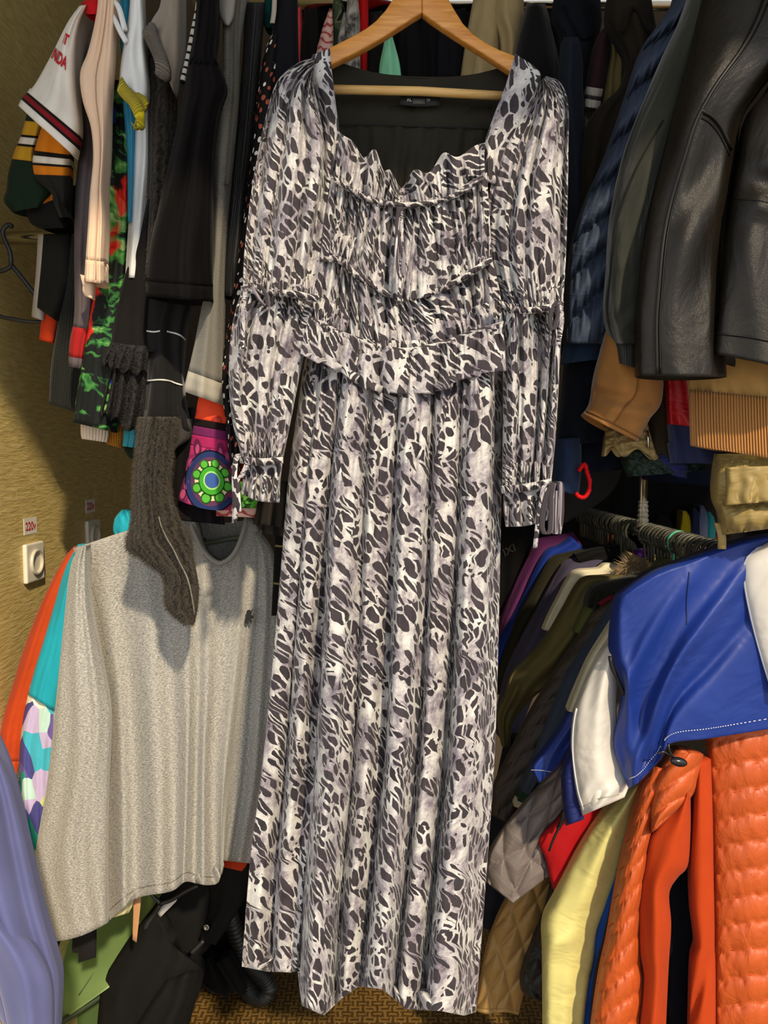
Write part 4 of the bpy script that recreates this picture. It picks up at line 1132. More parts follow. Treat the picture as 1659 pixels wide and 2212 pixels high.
# ================================================================== lower left
hgm = m_heather()
s = thing('long_sleeve_shirt', 'heather grey long-sleeved cotton shirt with a small black horse emblem', 'shirt', at(330, 1990, 1.33))
def shfold(U, V):
    r = 0
    for c, w, a in ((.10, .05, .016), (.30, .07, .020), (.50, .06, .022), (.66, .05, .018), (.84, .06, .014)):
        r = r + a * np.exp(-((U - c - .05 * (V - .5)) / w) ** 2)
    return 1.9 * r * (.25 + .85 * V ** 1.1)
body = make('', '', '', 1.385, [[(160, 1184), (186, 1300), (214, 1450), (226, 1560), (226, 1760), (228, 1994)], [(268, 1148), (285, 1350), (296, 1650), (292, 1942)], [(352, 1124), (362, 1350), (372, 1650), (368, 1926)],
                               [(412, 1112), (420, 1350), (412, 1650), (400, 1905)], [(438, 1184), (442, 1400), (432, 1650), (424, 1908)], [(474, 1214), (472, 1400), (452, 1650), (448, 1912)],
                               [(510, 1188), (505, 1400), (476, 1650), (470, 1908)], [(530, 1120), (528, 1350), (486, 1700), (478, 1888)], [(566, 1150), (560, 1350), (496, 1700), (482, 1876)]],
            hgm, root=s, part='body', us=[0, .2, .4, .55, .63, .72, .80, .88, 1.0], nu=110, nv=80, front=.03, back=.03, fold=shfold, lip=.02, flat=True)
make('', '', '', 1.312, [[(172, 1180), (152, 1226), (138, 1340), (122, 1500), (102, 1690), (76, 1850), (88, 1930), (118, 2034)], [(188, 1180), (196, 1300), (216, 1400), (240, 1540), (236, 1700), (234, 1850), (235, 1992)]],
     hgm, root=s, part='sleeve', front=.03, back=.03, nu=50, nv=70, fold=add(rip(51, 1.6, .008, .3, 1.1), lambda U, V: .010 * np.exp(-((U - .75) / .1) ** 2) * np.sin(PI * V)), lip=.03, hem=lambda U: 8 * np.sin(PI * U))
make('', '', '', 1.395, [[(540, 1156), (530, 1400), (492, 1700), (474, 1858)], [(560, 1146), (594, 1210), (602, 1400), (584, 1650), (548, 1866)]], hgm, root=s, part='sleeve', front=.025, back=.03, nu=40, nv=60, fold=rip(52, 1.8, .009, .4, 1.1))
make('', '', '', 1.425, [[(400, 1120), (408, 1180), (420, 1235)], [(545, 1120), (538, 1180), (528, 1235)]], m_heather('#7f7d78', '#a8a59c'), root=s, part='back_neck', front=.002, back=.004, nv=14, top=lambda U: 10 * np.sin(PI * U))
nb = [(408, 1116, .012), (420, 1150, 0), (436, 1184, -.004), (455, 1206, -.006), (476, 1216, -.006), (498, 1204, -.005), (514, 1180, -.002), (528, 1140, .004), (532, 1118, .01)]
tube('neck_rib', crom(px(nb, 1.350), 50), .0040, fab('#a09d95'), s, 10)
ink = solid('#2f2e2c', .8)
text_at('neck_print', 'OLO', at(428, 1167, 1.4195), (.014, 0, 0), (0, 0, .014), ink, s, .01)
for k in range(3): box('neck_print', at(420, 1181 + 3.4 * k, 1.4205), at(438, 1182.6 + 3.4 * k, 1.4200), ink, s)
tube('hem_seam', body.S(np.linspace(.02, .98, 60), np.full(60, .975), .0004), .0007, fab('#77746d'), s, 5)
seam(body, [(.0, .0), (.05, .15), (.06, .3)], .0012, fab('#8b8880'), s, 'armhole_seam')
# the embroidered rider emblem
em = [(536, 1318), (540, 1319), (541, 1323), (545, 1316), (546, 1317), (542, 1326), (541, 1330), (546, 1331), (547, 1336), (544, 1336), (542, 1339), (543, 1345), (540, 1345), (539, 1340), (537, 1340), (535, 1347), (533, 1347), (534, 1339), (531, 1342), (532, 1347), (530, 1347), (529, 1338), (531, 1330), (533, 1326), (532, 1322), (534, 1319)]
ed = float(body.S(np.array([.90]), np.array([.29]), 0)[0, 1])
def body_depth(x, y):
    k = np.argmin(np.abs(body.front - at(x, y, 1.345)).sum(-1)); return body.front.reshape(-1, 3)[k, 1]
poly_prism('horse_emblem', px(em, body_depth(538, 1332) - .007), .005, solid('#161514', .8), s)
t = thing('plastic_hanger', 'pale green plastic hanger bar inside the grey shirt neck', 'hanger', at(470, 1180, 1.405))
tube('bar', crom(px([(395, 1176), (440, 1174), (500, 1164), (545, 1158)], 1.405), 16), .0042, solid('#5e6650', .4), t, 8)
# cyan blouse, orange cardigan
cy = fab('#25a3b8', .6, .05, .05, .4); pt = m_patches()
c = make('blouse', 'bright cyan blouse with an abstract patchwork print below', 'blouse', 1.42,
         [[(168, 1176), (140, 1230), (116, 1310), (92, 1390), (74, 1448), (60, 1500)], [(196, 1180), (180, 1300), (165, 1400), (150, 1480), (140, 1550)]], slices=[('yoke', 0, 1, cy)], front=.03, back=.03, fold=add(rip(53, 1.5, .008), rip(54, 4, .002)))
make('', '', '', 1.43, [[(64, 1480), (48, 1560), (40, 1650), (42, 1750), (56, 1820), (74, 1866)], [(142, 1530), (130, 1620), (122, 1710), (112, 1800), (104, 1870)]], pt, root=c.o, part='printed_panel', front=.03, back=.03, fold=add(rip(55, 1.6, .009), rip(56, 3.4, .003)))
make('', '', '', 1.418, [[(112, 1510), (108, 1600), (100, 1700), (88, 1760), (84, 1800)], [(138, 1510), (128, 1620), (116, 1720), (104, 1790), (98, 1830)]], pt, root=c.o, part='placket', front=.022, back=.02, fold=rip(57, 1, .004))
make('', '', '', 1.43, [[(262, 1102), (248, 1120), (244, 1144), (250, 1160)], [(276, 1100), (288, 1112), (294, 1130), (292, 1160)]], cy, root=c.o, part='collar', front=.02, back=.03, nv=16, fold=rip(58, 1.5, .006))
oc = fab('#b9451f', .9, .05)
o = make('cardigan', 'orange red knitted cardigan against the olive wall', 'cardigan', 1.455, [[(160, 1180), (136, 1210), (94, 1292), (56, 1388), (24, 1490), (2, 1570), (-6, 1640), (10, 1680)], [(190, 1190), (160, 1260), (130, 1350), (106, 1440), (88, 1530), (74, 1610), (66, 1680)]], slices=[('sleeve', 0, .93, oc), ('cuff', .93, 1, oc)], front=.03, back=.03, nv=56, fold=rip(59, 1.4, .007))
make('', '', '', 1.475, [[(-10, 1620), (10, 1660), (30, 1740)], [(70, 1600), (60, 1680), (48, 1760)]], fab('#b0301a'), root=o.o, part='body', front=.015, back=.02, nv=14)
make('red_skirt', 'dark maroon skirt edge behind the grey sleeve', 'skirt', 1.46, [[(78, 1840), (92, 1900), (104, 1985)], [(120, 1860), (130, 1920), (134, 1990)]], fab('#7a2a28'), front=.015, back=.02, nv=14)
make('knit_garment', 'black knit sleeve tip hanging by the grey cuff', 'garment', 1.47, [[(98, 1985), (104, 2010), (108, 2052)], [(142, 1985), (136, 2015), (124, 2050)]], fab('#22211f'), front=.012, back=.02, nv=10)
make('brushed_scarf', 'dark brushed scarf end between cardigan and printed blouse', 'scarf', 1.425, [[(44, 1630), (34, 1680), (24, 1700), (28, 1760), (36, 1830)], [(62, 1630), (56, 1700), (52, 1780), (50, 1840)]], m_mohair('#24272c', '#565a60'), front=.012, back=.015, nv=20)
# periwinkle trousers, nearest the viewer
pw = m_twill('#5f628c')
g = make('trousers', 'periwinkle blue twill trousers draped at the front left corner', 'trousers', 1.06, [[(-120, 1560), (-120, 1700), (-110, 1900), (-60, 2060), (10, 2230)], [(-18, 1600), (14, 1660), (40, 1740), (66, 1850), (96, 1980), (122, 2070), (132, 2120), (126, 2230)]], slices=[('leg', 0, 1, pw)], front=.045, back=.05, nu=50, nv=60, fold=lambda U, V: .018 * np.exp(-((U - .52) / .16) ** 2) - .01 * np.exp(-((U - .80) / .07) ** 2))
make('', '', '', 1.028, [[(-90, 1930), (-60, 2010), (-10, 2120), (20, 2240)], [(-20, 1950), (36, 2000), (82, 2050), (112, 2120), (116, 2240)]], pw, root=g.o, part='leg', front=.03, back=.02, nu=40, nv=30, fold=lambda U, V: .012 * np.exp(-((U - .5) / .18) ** 2))
make('yellow_garment', 'mustard yellow garment in the bottom left corner', 'garment', 1.12, [[(-60, 2030), (-60, 2120), (-50, 2260)], [(-2, 2030), (14, 2110), (26, 2260)]], fab('#b98c16'), front=.02, back=.02, nv=14)
# hems under the shirt
make('cream_camisole', 'cream top hem below the grey shirt', 'shirt', 1.40, [[(222, 1900), (224, 1960), (226, 1988)], [(292, 1900), (288, 1950), (278, 1972)]], fab('#c9c394'), front=.015, back=.02, nv=10, fold=rip(61, 2, .004))
make('peach_camisole', 'narrow peach strip of a top beside the green case', 'shirt', 1.42, [[(288, 1890), (288, 1960), (286, 2030)], [(307, 1890), (304, 1950), (295, 2036)]], fab('#b88a62'), front=.001, back=.002, nv=10)
make('red_camisole', 'red orange hem under the right cuff of the grey shirt', 'shirt', 1.42, [[(474, 1840), (474, 1864), (478, 1872)], [(536, 1840), (534, 1866), (522, 1882)]], fab('#b23a1e'), front=.008, back=.02, nv=8)
g = make('black_pullover', 'black garment tail with two flaps hanging over the green case', 'shirt', 1.43, [[(166, 1980), (168, 2030), (169, 2080)], [(208, 1980), (208, 2040), (207, 2068)]], fab('#1d1c1b'), front=.008, back=.012, nv=12)
make('', '', '', 1.437, [[(158, 1980), (156, 2030), (155, 2058)], [(180, 1980), (178, 2030), (176, 2060)]], fab('#1d1c1b'), root=g.o, part='flap', front=.006, back=.01, nv=10)
# pearl green case
gp = m_greenpearl()
gr = thing('plastic_case', 'pearl green plastic case standing under the grey shirt', 'case', at(200, 2230, 1.7))
make('', '', '', 1.79, [[(60, 1900, .12), (70, 2050, .02), (84, 2150, -.08), (118, 2216, -.12)], [(300, 1860, .12), (290, 1960, .04), (270, 2060, -.05), (226, 2140, -.10)], [(450, 1850, .12), (430, 1930, .05), (390, 2000, .0), (330, 2062, -.05)]], gp, root=gr, part='lid', front=.10, back=.05, nu=40, nv=40, sq=.6)
make('', '', '', 1.79, [[(100, 2200), (96, 2260), (90, 2330)], [(300, 2120), (290, 2200), (270, 2320)], [(420, 1990), (410, 2120), (380, 2300)]], solid('#4a6238', .35), root=gr, part='base', front=.04, back=.05, nu=40, nv=20, sq=.6)
tube('rim', crom(px([(110, 2222, -.12), (160, 2190, -.11), (226, 2146, -.09), (300, 2090, -.06), (340, 2052, -.04)], 1.725), 40), .007, solid('#2c3a22', .4), gr, 10)
tube('lid_groove', crom(px([(170, 2150, -.085), (212, 2090, -.05), (262, 2030, -.005), (310, 1985, .03)], 1.686), 20), .0012, solid('#2c3a22', .4), gr, 6)
# black cardigan slumped on the floor, its hanger inside
bc = fab('#191918', .92, .0)
b = thing('black_cardigan', 'black cardigan slumped on a black hanger by the vacuum hose', 'cardigan', at(330, 2240, 1.62))
make('', '', '', 1.62, [[(330, 1960), (290, 2010), (250, 2070), (222, 2120), (214, 2170), (206, 2270), (200, 2400)], [(400, 2090), (440, 2090), (436, 2130), (420, 2170), (412, 2200), (390, 2290), (370, 2400)]], bc, root=b, part='body', front=.05, back=.06, nu=40, nv=40, fold=add(rip(62, 1.2, .012), rip(63, 2.5, .006, tilt=.9)))
make('', '', '', 1.66, [[(372, 1880), (350, 1930), (320, 1980), (318, 2020), (340, 2060), (390, 2070)], [(500, 1860), (492, 1920), (478, 1980), (462, 2030), (440, 2060), (420, 2068)]], bc, root=b, part='back_neck', front=.02, back=.03, nu=30, nv=30)
make('', '', '', 1.64, [[(446, 1880), (452, 1950), (440, 2000), (428, 2030)], [(540, 1870), (532, 1930), (500, 1990), (466, 2042)]], bc, root=b, part='front_panel', front=.03, back=.03, nu=24, nv=24, fold=rip(64, 1.3, .006))
make('', '', '', 1.63, [[(380, 2060), (400, 2066), (424, 2078)], [(410, 2070), (432, 2088), (440, 2086)]], bc, root=b, part='collar_band', front=.02, back=.02, nv=10)
make('', '', '', 1.62, [[(348, 2120), (300, 2190), (262, 2280), (240, 2400)], [(436, 2096), (424, 2160), (392, 2260), (350, 2400)]], bc, root=b, part='sleeve', front=.075, back=.03, nu=24, nv=24, fold=rip(65, 1.4, .014))
disc('snap_button', at(446, 2003, 1.605), .0075, .003, solid('#8f8c86', .3, 1.0), b, (0, -1, .2), 18, [(0, .0015), (.003, .0015), (.0034, .003), (.006, .003), (.0075, 0), (0, 0)])
bp = solid('#26282b', .3)
t = thing('plastic_hanger', 'black plastic hanger inside the slumped black cardigan', 'hanger', at(346, 1950, 1.6))
tube('arm', crom(px([(346, 1952), (370, 1944), (400, 1926), (428, 1912)], 1.585), 14), .0048, bp, t, 8)
tube('arm', crom(px([(346, 1954), (336, 1970), (322, 1990), (314, 2006)], 1.585), 14), .0052, bp, t, 8)
tube('hook', crom(px([(346, 1952), (340, 1944), (332, 1938), (326, 1926)], 1.585), 12), .0042, bp, t, 8)
tube('lower_bar', crom(px([(414, 2058), (430, 2042), (440, 2032)], 1.57), 8), .0045, bp, t, 8)
P = np.stack([crom(px([(340, 1974), (352, 1956), (384, 1940)], 1.592), 8), crom(px([(346, 1982), (360, 1968), (380, 1948)], 1.592), 8)])
slab('care_label', P, solid('#d6d4cc', .5), b, .0008)
# gloves and vacuum hose
for k, (cols, lab) in enumerate((([[(432, 2070), (430, 2110), (450, 2140), (476, 2150)], [(462, 2070), (482, 2100), (494, 2130), (492, 2156)]], 'black velvety cloth end on the floor, nearer the slumped cardigan'),
                                 ([[(466, 2080), (490, 2120), (502, 2140), (512, 2146)], [(500, 2060), (524, 2100), (534, 2130), (530, 2150)]], 'black velvety cloth end on the floor, nearer the vacuum hose'))):
    make('black_cloth', lab, 'cloth', 1.86 - .02 * k, cols, m_velvet('#121111'), front=.03, back=.04, fold=rip(66 + k, 1.2, .006), group='black cloth ends on the floor')
make('dark_cloth', 'black coat hanging in shadow behind the vacuum hose', 'coat', 1.95, [[(480, 1800), (470, 1950), (440, 2090)], [(640, 1800), (600, 2000), (560, 2110)]], fab('#141312'), front=.05, back=.06, fold=rip(68, 2, .012))
hp = crom(px([(482, 1940, -.02), (500, 1985), (516, 2030), (540, 2080), (572, 2112), (582, 2136), (568, 2154), (546, 2150), (522, 2120), (500, 2096)], 1.86), 420)
r = .0195 + .0028 * np.sign(np.sin(np.linspace(0, 2 * PI * 60, 421)))
hv = tube('vacuum_hose', hp, r, solid('#2c2b28', .42), None, 14)
tag(hv, 'ribbed black vacuum cleaner hose looping on the patterned floor', 'hose')

# ================================================================== top centre: clothes on the back rail
GT = 'clothes on the back rail'
make('red_camisole', 'coral red top on the back rail left of the hanger', 'shirt', 1.50, [[(642, 16), (636, 50), (633, 90), (636, 150)], [(650, 14), (654, 60), (655, 100), (652, 150)]], fab('#cf4549'), front=.012, back=.06, nv=16, group=GT)
make('pink_blouse', 'pale pink blouse with red line drawing on the back rail', 'blouse', 1.48, [[(712, 18), (700, 50), (690, 85), (680, 130)], [(718, 20), (720, 60), (720, 100), (720, 140)]], m_pinkprint(), front=.012, back=.06, nv=16, group=GT)
make('camouflage_shirt', 'dark green camouflage shirt on the back rail', 'shirt', 1.49, [[(722, -10), (716, 30), (714, 80), (712, 150)], [(738, -5), (746, 30), (744, 80), (740, 150)]], m_camo(), front=.012, back=.06, nv=16, fold=rip(71, 1, .003), group=GT)
make('grey_camouflage_shirt', 'grey and olive camouflage shirt next to the marbled one', 'shirt', 1.48, [[(742, 26), (734, 60), (728, 100), (724, 160)], [(750, 28), (752, 70), (754, 110), (750, 160)]], m_greyprint(), front=.012, back=.06, nv=16, group=GT)
make('marbled_shirt', 'light grey marbled shirt under the left arm of the wooden hanger', 'shirt', 1.465, [[(752, -20), (746, 50), (744, 100), (742, 190)], [(772, -20), (778, 50), (778, 110), (780, 190)]], m_greyprint(), front=.014, back=.06, nv=20, fold=rip(72, 2, .004), group=GT)
make('red_shirt', 'bright red shirt beside the marbled grey shirt', 'shirt', 1.475, [[(772, -30), (772, 50), (776, 110), (778, 190)], [(794, -30), (796, 40), (794, 100), (792, 190)]], fab('#b81818'), front=.012, back=.06, nv=16, fold=rip(73, 1, .003), group=GT)
make('mint_blouse', 'mint green top under the left arm of the wooden hanger', 'shirt', 1.45, [[(834, 60), (828, 100), (820, 140), (816, 200)], [(842, 58), (854, 100), (864, 140), (870, 200)]], fab('#8edbae', .8), front=.014, back=.05, nv=20, fold=rip(74, 1.3, .004), group=GT)
for k, (a, b, lab) in enumerate(((650, 690, 'black dress between the coral top and pink blouse'), (792, 832, 'charcoal dress between the red shirt and mint top'), (862, 908, 'black coat right of the mint top'), (900, 955, 'black pleated dress under the hanger peak'), (945, 1012, 'black jacket left of the khaki trousers'))):
    make('black_dress' if k < 2 else 'black_coat', lab, 'dress' if k < 2 else 'coat', 1.49 + .012 * (k % 2), [[(a + 8, 20 + 8 * (k % 3)), (a, 90), (a - 4, 210)], [(b - 6, 16 + 6 * (k % 2)), (b, 90), (b + 4, 210)]], fab(['#171514', '#24211e', '#161515', '#121111', '#17161a'][k]), front=.014, back=.06, nv=18, fold=rip(75 + k, 1.5, .005), group=GT)
make('black_coat', 'wide dark filler sheet for massed black coats behind the wooden hanger', 'coat', 1.62, [[(600, 0), (596, 120), (592, 260)], [(1240, 0), (1240, 120), (1240, 260)]], fab('#121110'), front=.02, back=.06, nu=50, nv=16, fold=rip(80, 9, .012), group=GT)  # dark filler behind the rail clothes, added to give the gaps depth
kh = fab('#a8946a', .8, .1, .08, .5)
g = make('khaki_trousers', 'khaki trousers folded over the back rail right of the wooden hanger', 'trousers', 1.46, [[(1026, -20), (1014, 40), (1004, 100), (990, 200)], [(1090, -10), (1084, 40), (1082, 100), (1078, 200)]], slices=[('leg', 0, 1, kh)], front=.03, back=.06, nv=24, fold=rip(81, 1.2, .007), group=GT)
make('', '', '', 1.445, [[(1066, -20), (1064, 30), (1080, 90), (1086, 200)], [(1130, -20), (1134, 50), (1130, 90), (1112, 200)]], kh, root=g.o, part='leg', front=.03, back=.05, nv=24, fold=rip(82, 1.2, .007))

# ================================================================== upper right: jackets
GR = 'jackets on the upper right rail'
make('wool_coat', 'black wool coat shoulder beside the right leopard sleeve', 'coat', 1.40, [[(1138, 8), (1124, 60), (1112, 120), (1108, 200), (1106, 320)], [(1178, 8), (1192, 60), (1206, 130), (1214, 220), (1222, 320)]], fab('#151414', .95, .25), front=.035, back=.06, nv=30, fold=rip(83, 1, .005), group=GR)
g = make('hooded_coat', 'dark navy hooded coat at the top behind the leopard sleeve', 'coat', 1.385, [[(1206, -50), (1192, 20), (1190, 50), (1206, 76), (1222, 150), (1226, 300)], [(1292, -50), (1300, 30), (1298, 60), (1278, 140), (1268, 220), (1262, 300)]], slices=[('body', 0, 1, fab('#14161c', .9))], front=.05, back=.06, nv=34, fold=rip(84, 1.2, .008), group=GR)
tube('hood_seam', crom(px([(1215, 10), (1240, 60), (1262, 84), (1290, 60)], 1.335), 20), .002, fab('#0d0e12'), g.o, 6)
make('slate_coat', 'slate blue coat sleeve touching the right leopard sleeve', 'coat', 1.31, [[(1216, 80), (1210, 130), (1206, 200), (1214, 320), (1216, 500), (1210, 760)], [(1250, 80), (1259, 130), (1260, 200), (1268, 320), (1280, 500), (1300, 760)]], fab('#1b2029', .9), front=.035, back=.05, nv=40, fold=rip(85, 1.3, .006), group=GR)
mr = fab('#2c1a1d', .9)
wr_ = rib('#d8cfbd', 300)
make('varsity_jacket', 'maroon varsity jacket sleeve with white striped knit cuff', 'jacket', 1.325, [[(1302, 62), (1288, 84), (1276, 130), (1266, 190), (1262, 230)], [(1322, 60), (1318, 110), (1310, 160), (1302, 200), (1296, 236)]],
     slices=[('sleeve', 0, .76, mr), ('white_stripe', .76, .84, wr_), ('maroon_stripe', .84, .91, rib('#2c1418', 300)), ('white_stripe', .91, 1, wr_)], front=.025, back=.04, nv=40, group=GR)
make('khaki_jacket', 'khaki field jacket sleeve beside the varsity jacket', 'jacket', 1.335, [[(1308, 62), (1318, 110), (1308, 170), (1300, 230)], [(1332, 62), (1346, 110), (1352, 150), (1344, 230)]], fab('#5b4f30'), front=.03, back=.04, nv=24, fold=rip(86, 1.2, .006), group=GR)
g = make('parka', 'dark brown hooded parka left of the navy puffer jacket', 'parka', 1.285, [[(1322, -50), (1308, 24), (1316, 62), (1346, 110), (1352, 150), (1334, 194), (1292, 232), (1264, 280), (1252, 400), (1250, 500)], [(1400, -50), (1414, 40), (1420, 70), (1410, 130), (1396, 200), (1366, 300), (1340, 400), (1320, 500)]], slices=[('body', 0, 1, fab('#1f1a13', .85, wr=.7))], front=.045, back=.05, nv=44, nu=36, fold=add(rip(87, 1.4, .009), lambda U, V: .012 * np.sin(V * 30) * np.exp(-((V - .45) / .12) ** 2) * U), group=GR)
tube('hood_edge', crom(px([(1345, 70), (1362, 20), (1380, 24), (1400, 60), (1414, 66)], 1.235), 20), .004, fab('#191510'), g.o, 6)
# navy puffer
nv_ = nylon('#2a3548', .7, .18, .06, 22)
g = make('puffer_jacket', 'navy blue quilted puffer jacket right of the leopard sleeve', 'jacket', 1.215,
         [[(1470, -50), (1450, 10), (1416, 60), (1380, 116), (1346, 220), (1304, 340), (1268, 420), (1240, 500), (1226, 580), (1222, 660), (1218, 742)], [(1520, -50), (1500, 60), (1470, 160), (1430, 290), (1400, 400), (1372, 500), (1350, 600), (1340, 680), (1334, 742)]],
         slices=[('quilted_body', 0, 1, nv_)], front=.035, back=.05, nu=44, nv=110, fold=puff(np.array([-.3, .0, .14, .27, .40, .53, .66, .765, .88, 1.02, 1.3]), .034, .16, 2), group=GR)
make('', '', '', 1.225, [[(1218, 740), (1216, 756), (1212, 786)], [(1334, 738), (1312, 748), (1296, 776)]], m_twill('#2b3d57'), root=g.o, part='hem_band', front=.025, back=.03, nv=10, fold=rip(88, 3, .003))
# grey-green bomber
bm = fab('#33342c', .8, .3, .14, .8)
g = make('bomber_jacket', 'grey green brushed bomber jacket sleeve with ribbed cuff', 'jacket', 1.135,
         [[(1500, -50), (1470, 40), (1432, 120), (1400, 196), (1362, 290), (1336, 380), (1318, 480), (1312, 580), (1306, 670), (1318, 720), (1330, 742)], [(1560, -50), (1540, 60), (1510, 160), (1480, 260), (1450, 360), (1430, 460), (1410, 560), (1394, 660), (1384, 742)]],
         slices=[('sleeve', 0, 1, bm)], front=.045, back=.045, nu=44, nv=80, fold=add(rip(89, 1.2, .010), lambda U, V: .012 * np.sin(9 * V + 5 * U) * np.exp(-((V - .62) / .25) ** 2), lambda U, V: .006 * np.sin(V * 70 + U * 8) * np.exp(-((V - .95) / .05) ** 2)), group=GR)
seam(g, [(.55, .40), (.30, .56), (.12, .72), (.08, .95)], .0014, fab('#22231d'), g.o, 'sleeve_seam')
make('', '', '', 1.130, [[(1330, 734), (1334, 760), (1337, 784)], [(1386, 734), (1384, 764), (1382, 798)]], rib('#30332e', 330, dirn='X', dark=.45), root=g.o, part='ribbed_cuff', front=.03, back=.03, nv=12, nu=24)
# black leather jacket
lt = leather('#17130d', .40)
lj = thing('leather_jacket', 'black leather jacket with worn shoulder seams at the upper right', 'jacket', at(1470, 810, 1.06))
g = make('', '', '', 1.07, [[(1530, -50), (1508, 40), (1490, 120), (1468, 200), (1440, 310), (1412, 420), (1392, 520), (1380, 630), (1374, 700), (1375, 812)], [(1720, -50), (1720, 40), (1700, 120), (1640, 200), (1602, 260), (1592, 340), (1578, 430), (1568, 560), (1564, 680), (1570, 815)]],
         lt, root=lj, part='sleeve', front=lambda V: .055 + .02 * np.exp(-((V - .25) / .2) ** 2), back=.05, nu=60, nv=110,
         fold=add(rip(90, 1.1, .010, .5, 1, .2), lambda U, V: .012 * np.sin(16 * V + 6 * U) * np.exp(-((V - .6) / .16) ** 2) * np.exp(-((U - .6) / .3) ** 2), lambda U, V: -.010 * np.exp(-((U - .93) / .05) ** 2)), lip=.05)
seam(g, [(.72, .0), (.58, .12), (.44, .24), (.36, .34), (.30, .45), (.24, .60), (.235, .8), (.235, .995)], .0026, lt, lj, 'seam', 60, .001)
seam(g, [(.78, .0), (.63, .12), (.475, .24), (.40, .34), (.335, .45), (.275, .60), (.27, .8), (.27, .995)], .0013, leather('#0d0c0a', .4), lj, 'seam', 60, .0005)
seam(g, [(.36, .345), (.55, .365), (.75, .40), (.90, .45)], .0026, lt, lj, 'yoke_seam', 30, .001)
seam(g, [(.36, .36), (.55, .38), (.74, .415), (.89, .465)], .0012, leather('#0d0c0a', .4), lj, 'yoke_seam', 30, .0004)
g = make('', '', '', 1.045, [[(1700, 120), (1660, 190), (1616, 250), (1598, 340), (1580, 440), (1564, 550), (1552, 660), (1540, 764)], [(1800, 120), (1800, 300), (1800, 500), (1800, 700), (1790, 822)]],
         lt, root=lj, part='sleeve', front=.05, back=.06, nu=50, nv=80, fold=add(rip(91, 1.3, .010), lambda U, V: .006 * np.sin(40 * V) * np.exp(-((U - .3) / .2) ** 2) * np.exp(-((V - .45) / .12) ** 2)), lip=.08, hem=lambda U: -4 * np.sin(PI * U))
seam(g, [(.0, .935), (.3, .925), (.7, .925), (1, .93)], .0016, leather('#0d0c0a', .4), lj, 'cuff_seam', 30, .0004)
seam(g, [(.0, .50), (.3, .49), (.6, .50), (1, .51)], .0010, leather('#0d0c0a', .4), lj, 'elbow_crease', 30, .0002)

# tan suede jacket
sd = fab('#9a6a38', .95, .25, .14, .5, .2)
tj = thing('suede_jacket', 'tan suede jacket with a wide ribbed hem under the leather jacket', 'jacket', at(1560, 985, 1.12))
g = make('', '', '', 1.165, [[(1316, 680), (1300, 750), (1284, 810), (1277, 860), (1270, 880), (1258, 894)], [(1440, 720), (1434, 790), (1432, 850), (1424, 880), (1400, 910), (1378, 954)]],
         sd, root=tj, part='sleeve', front=.045, back=.05, nu=40, nv=50, fold=add(rip(92, 1.2, .006), lambda U, V: .008 * np.sin(22 * V + 4 * U) * np.exp(-((V - .75) / .12) ** 2)), lip=.07)
seam(g, [(.58, .3), (.62, .6), (.55, .8), (.50, .96)], .0012, fab('#7c5228'), tj, 'sleeve_seam')
seam(g, [(.0, .955), (.25, .95), (.6, .955), (1.0, .965)], .0012, fab('#7c5228'), tj, 'cuff_stitching')
make('', '', '', 1.175, [[(1300, 866), (1302, 900), (1306, 920)], [(1366, 890), (1362, 920), (1350, 938)]], rib('#8a5f30', 330), root=tj, part='inner_cuff', front=.02, back=.02, nv=8)
make('', '', '', 1.135, [[(1486, 760), (1484, 810), (1488, 850)], [(1780, 760), (1780, 820), (1780, 876)]], fab('#b18a50', .95, .2, .1, .6), root=tj, part='body', front=.035, back=.04, nu=40, nv=20, fold=add(rip(93, 3, .005), lambda U, V: .004 * np.sin(2 * PI * 12 * U) * V ** 3))
def ribs(n, a): return lambda U, V: a * np.abs(np.sin(PI * n * U)) ** .6
make('', '', '', 1.128, [[(1489, 842), (1490, 900), (1492, 962)], [(1780, 868), (1782, 930), (1786, 1010)]], fab('#a87844', .92, .15, .06, .1), root=tj, part='ribbed_hem', front=.03, back=.03, nu=300, nv=14, fold=ribs(46, .006), lip=.01)
# red and navy jacket between them
g = make('windbreaker', 'red windbreaker with navy hem behind the ribbed tan hem', 'jacket', 1.195, [[(1436, 790), (1440, 860), (1446, 940), (1450, 1000)], [(1520, 790), (1540, 860), (1580, 940), (1640, 1004)]], slices=[('red_panel', 0, .60, nylon('#b5161a', .5)), ('navy_hem', .60, 1, m_twill('#2b3050'))], front=.02, back=.04, nu=40, nv=40, fold=rip(94, 2, .008), group=GR)
make('jacket', 'red and navy striped jacket hem at the right edge above the khaki puffer', 'jacket', 1.20, [[(1612, 960), (1612, 990), (1614, 1008)], [(1740, 960), (1740, 990), (1740, 1014)]], slices=[('hem', 0, .45, fab('#a01c1e')), ('navy_stripe', .45, .75, fab('#1c1e34')), ('red_stripe', .75, 1, fab('#a81e20'))], front=.015, back=.03, nv=16, group=GR)
oc_ = make('olive_coat', 'dark olive brown coat with a zip between tan sleeve and red jacket', 'coat', 1.225, [[(1380, 840), (1398, 900), (1400, 980)], [(1460, 840), (1460, 900), (1462, 985)]], fab('#2b2318'), front=.02, back=.04, fold=rip(95, 1.2, .005), group=GR)
tube('zip_pull', px([(1398, 930), (1400, 950), (1401, 968)], 1.200), .0022, m_chrome(), oc_.o, 8)
make('beige_jacket', 'crumpled beige nylon jacket hem below the tan suede cuff', 'jacket', 1.215, [[(1312, 900), (1306, 945), (1300, 976)], [(1350, 900), (1352, 950), (1352, 978)], [(1396, 900), (1410, 955), (1424, 986)]], nylon('#a08a58', .5, .9), front=.025, back=.03, nu=36, nv=24, fold=add(rip(96, 3, .007), lambda U, V: .005 * np.sin(30 * V + 9 * U)), group=GR, hem=lambda U: 10 * np.sin(2 * PI * 2.3 * U + 1))
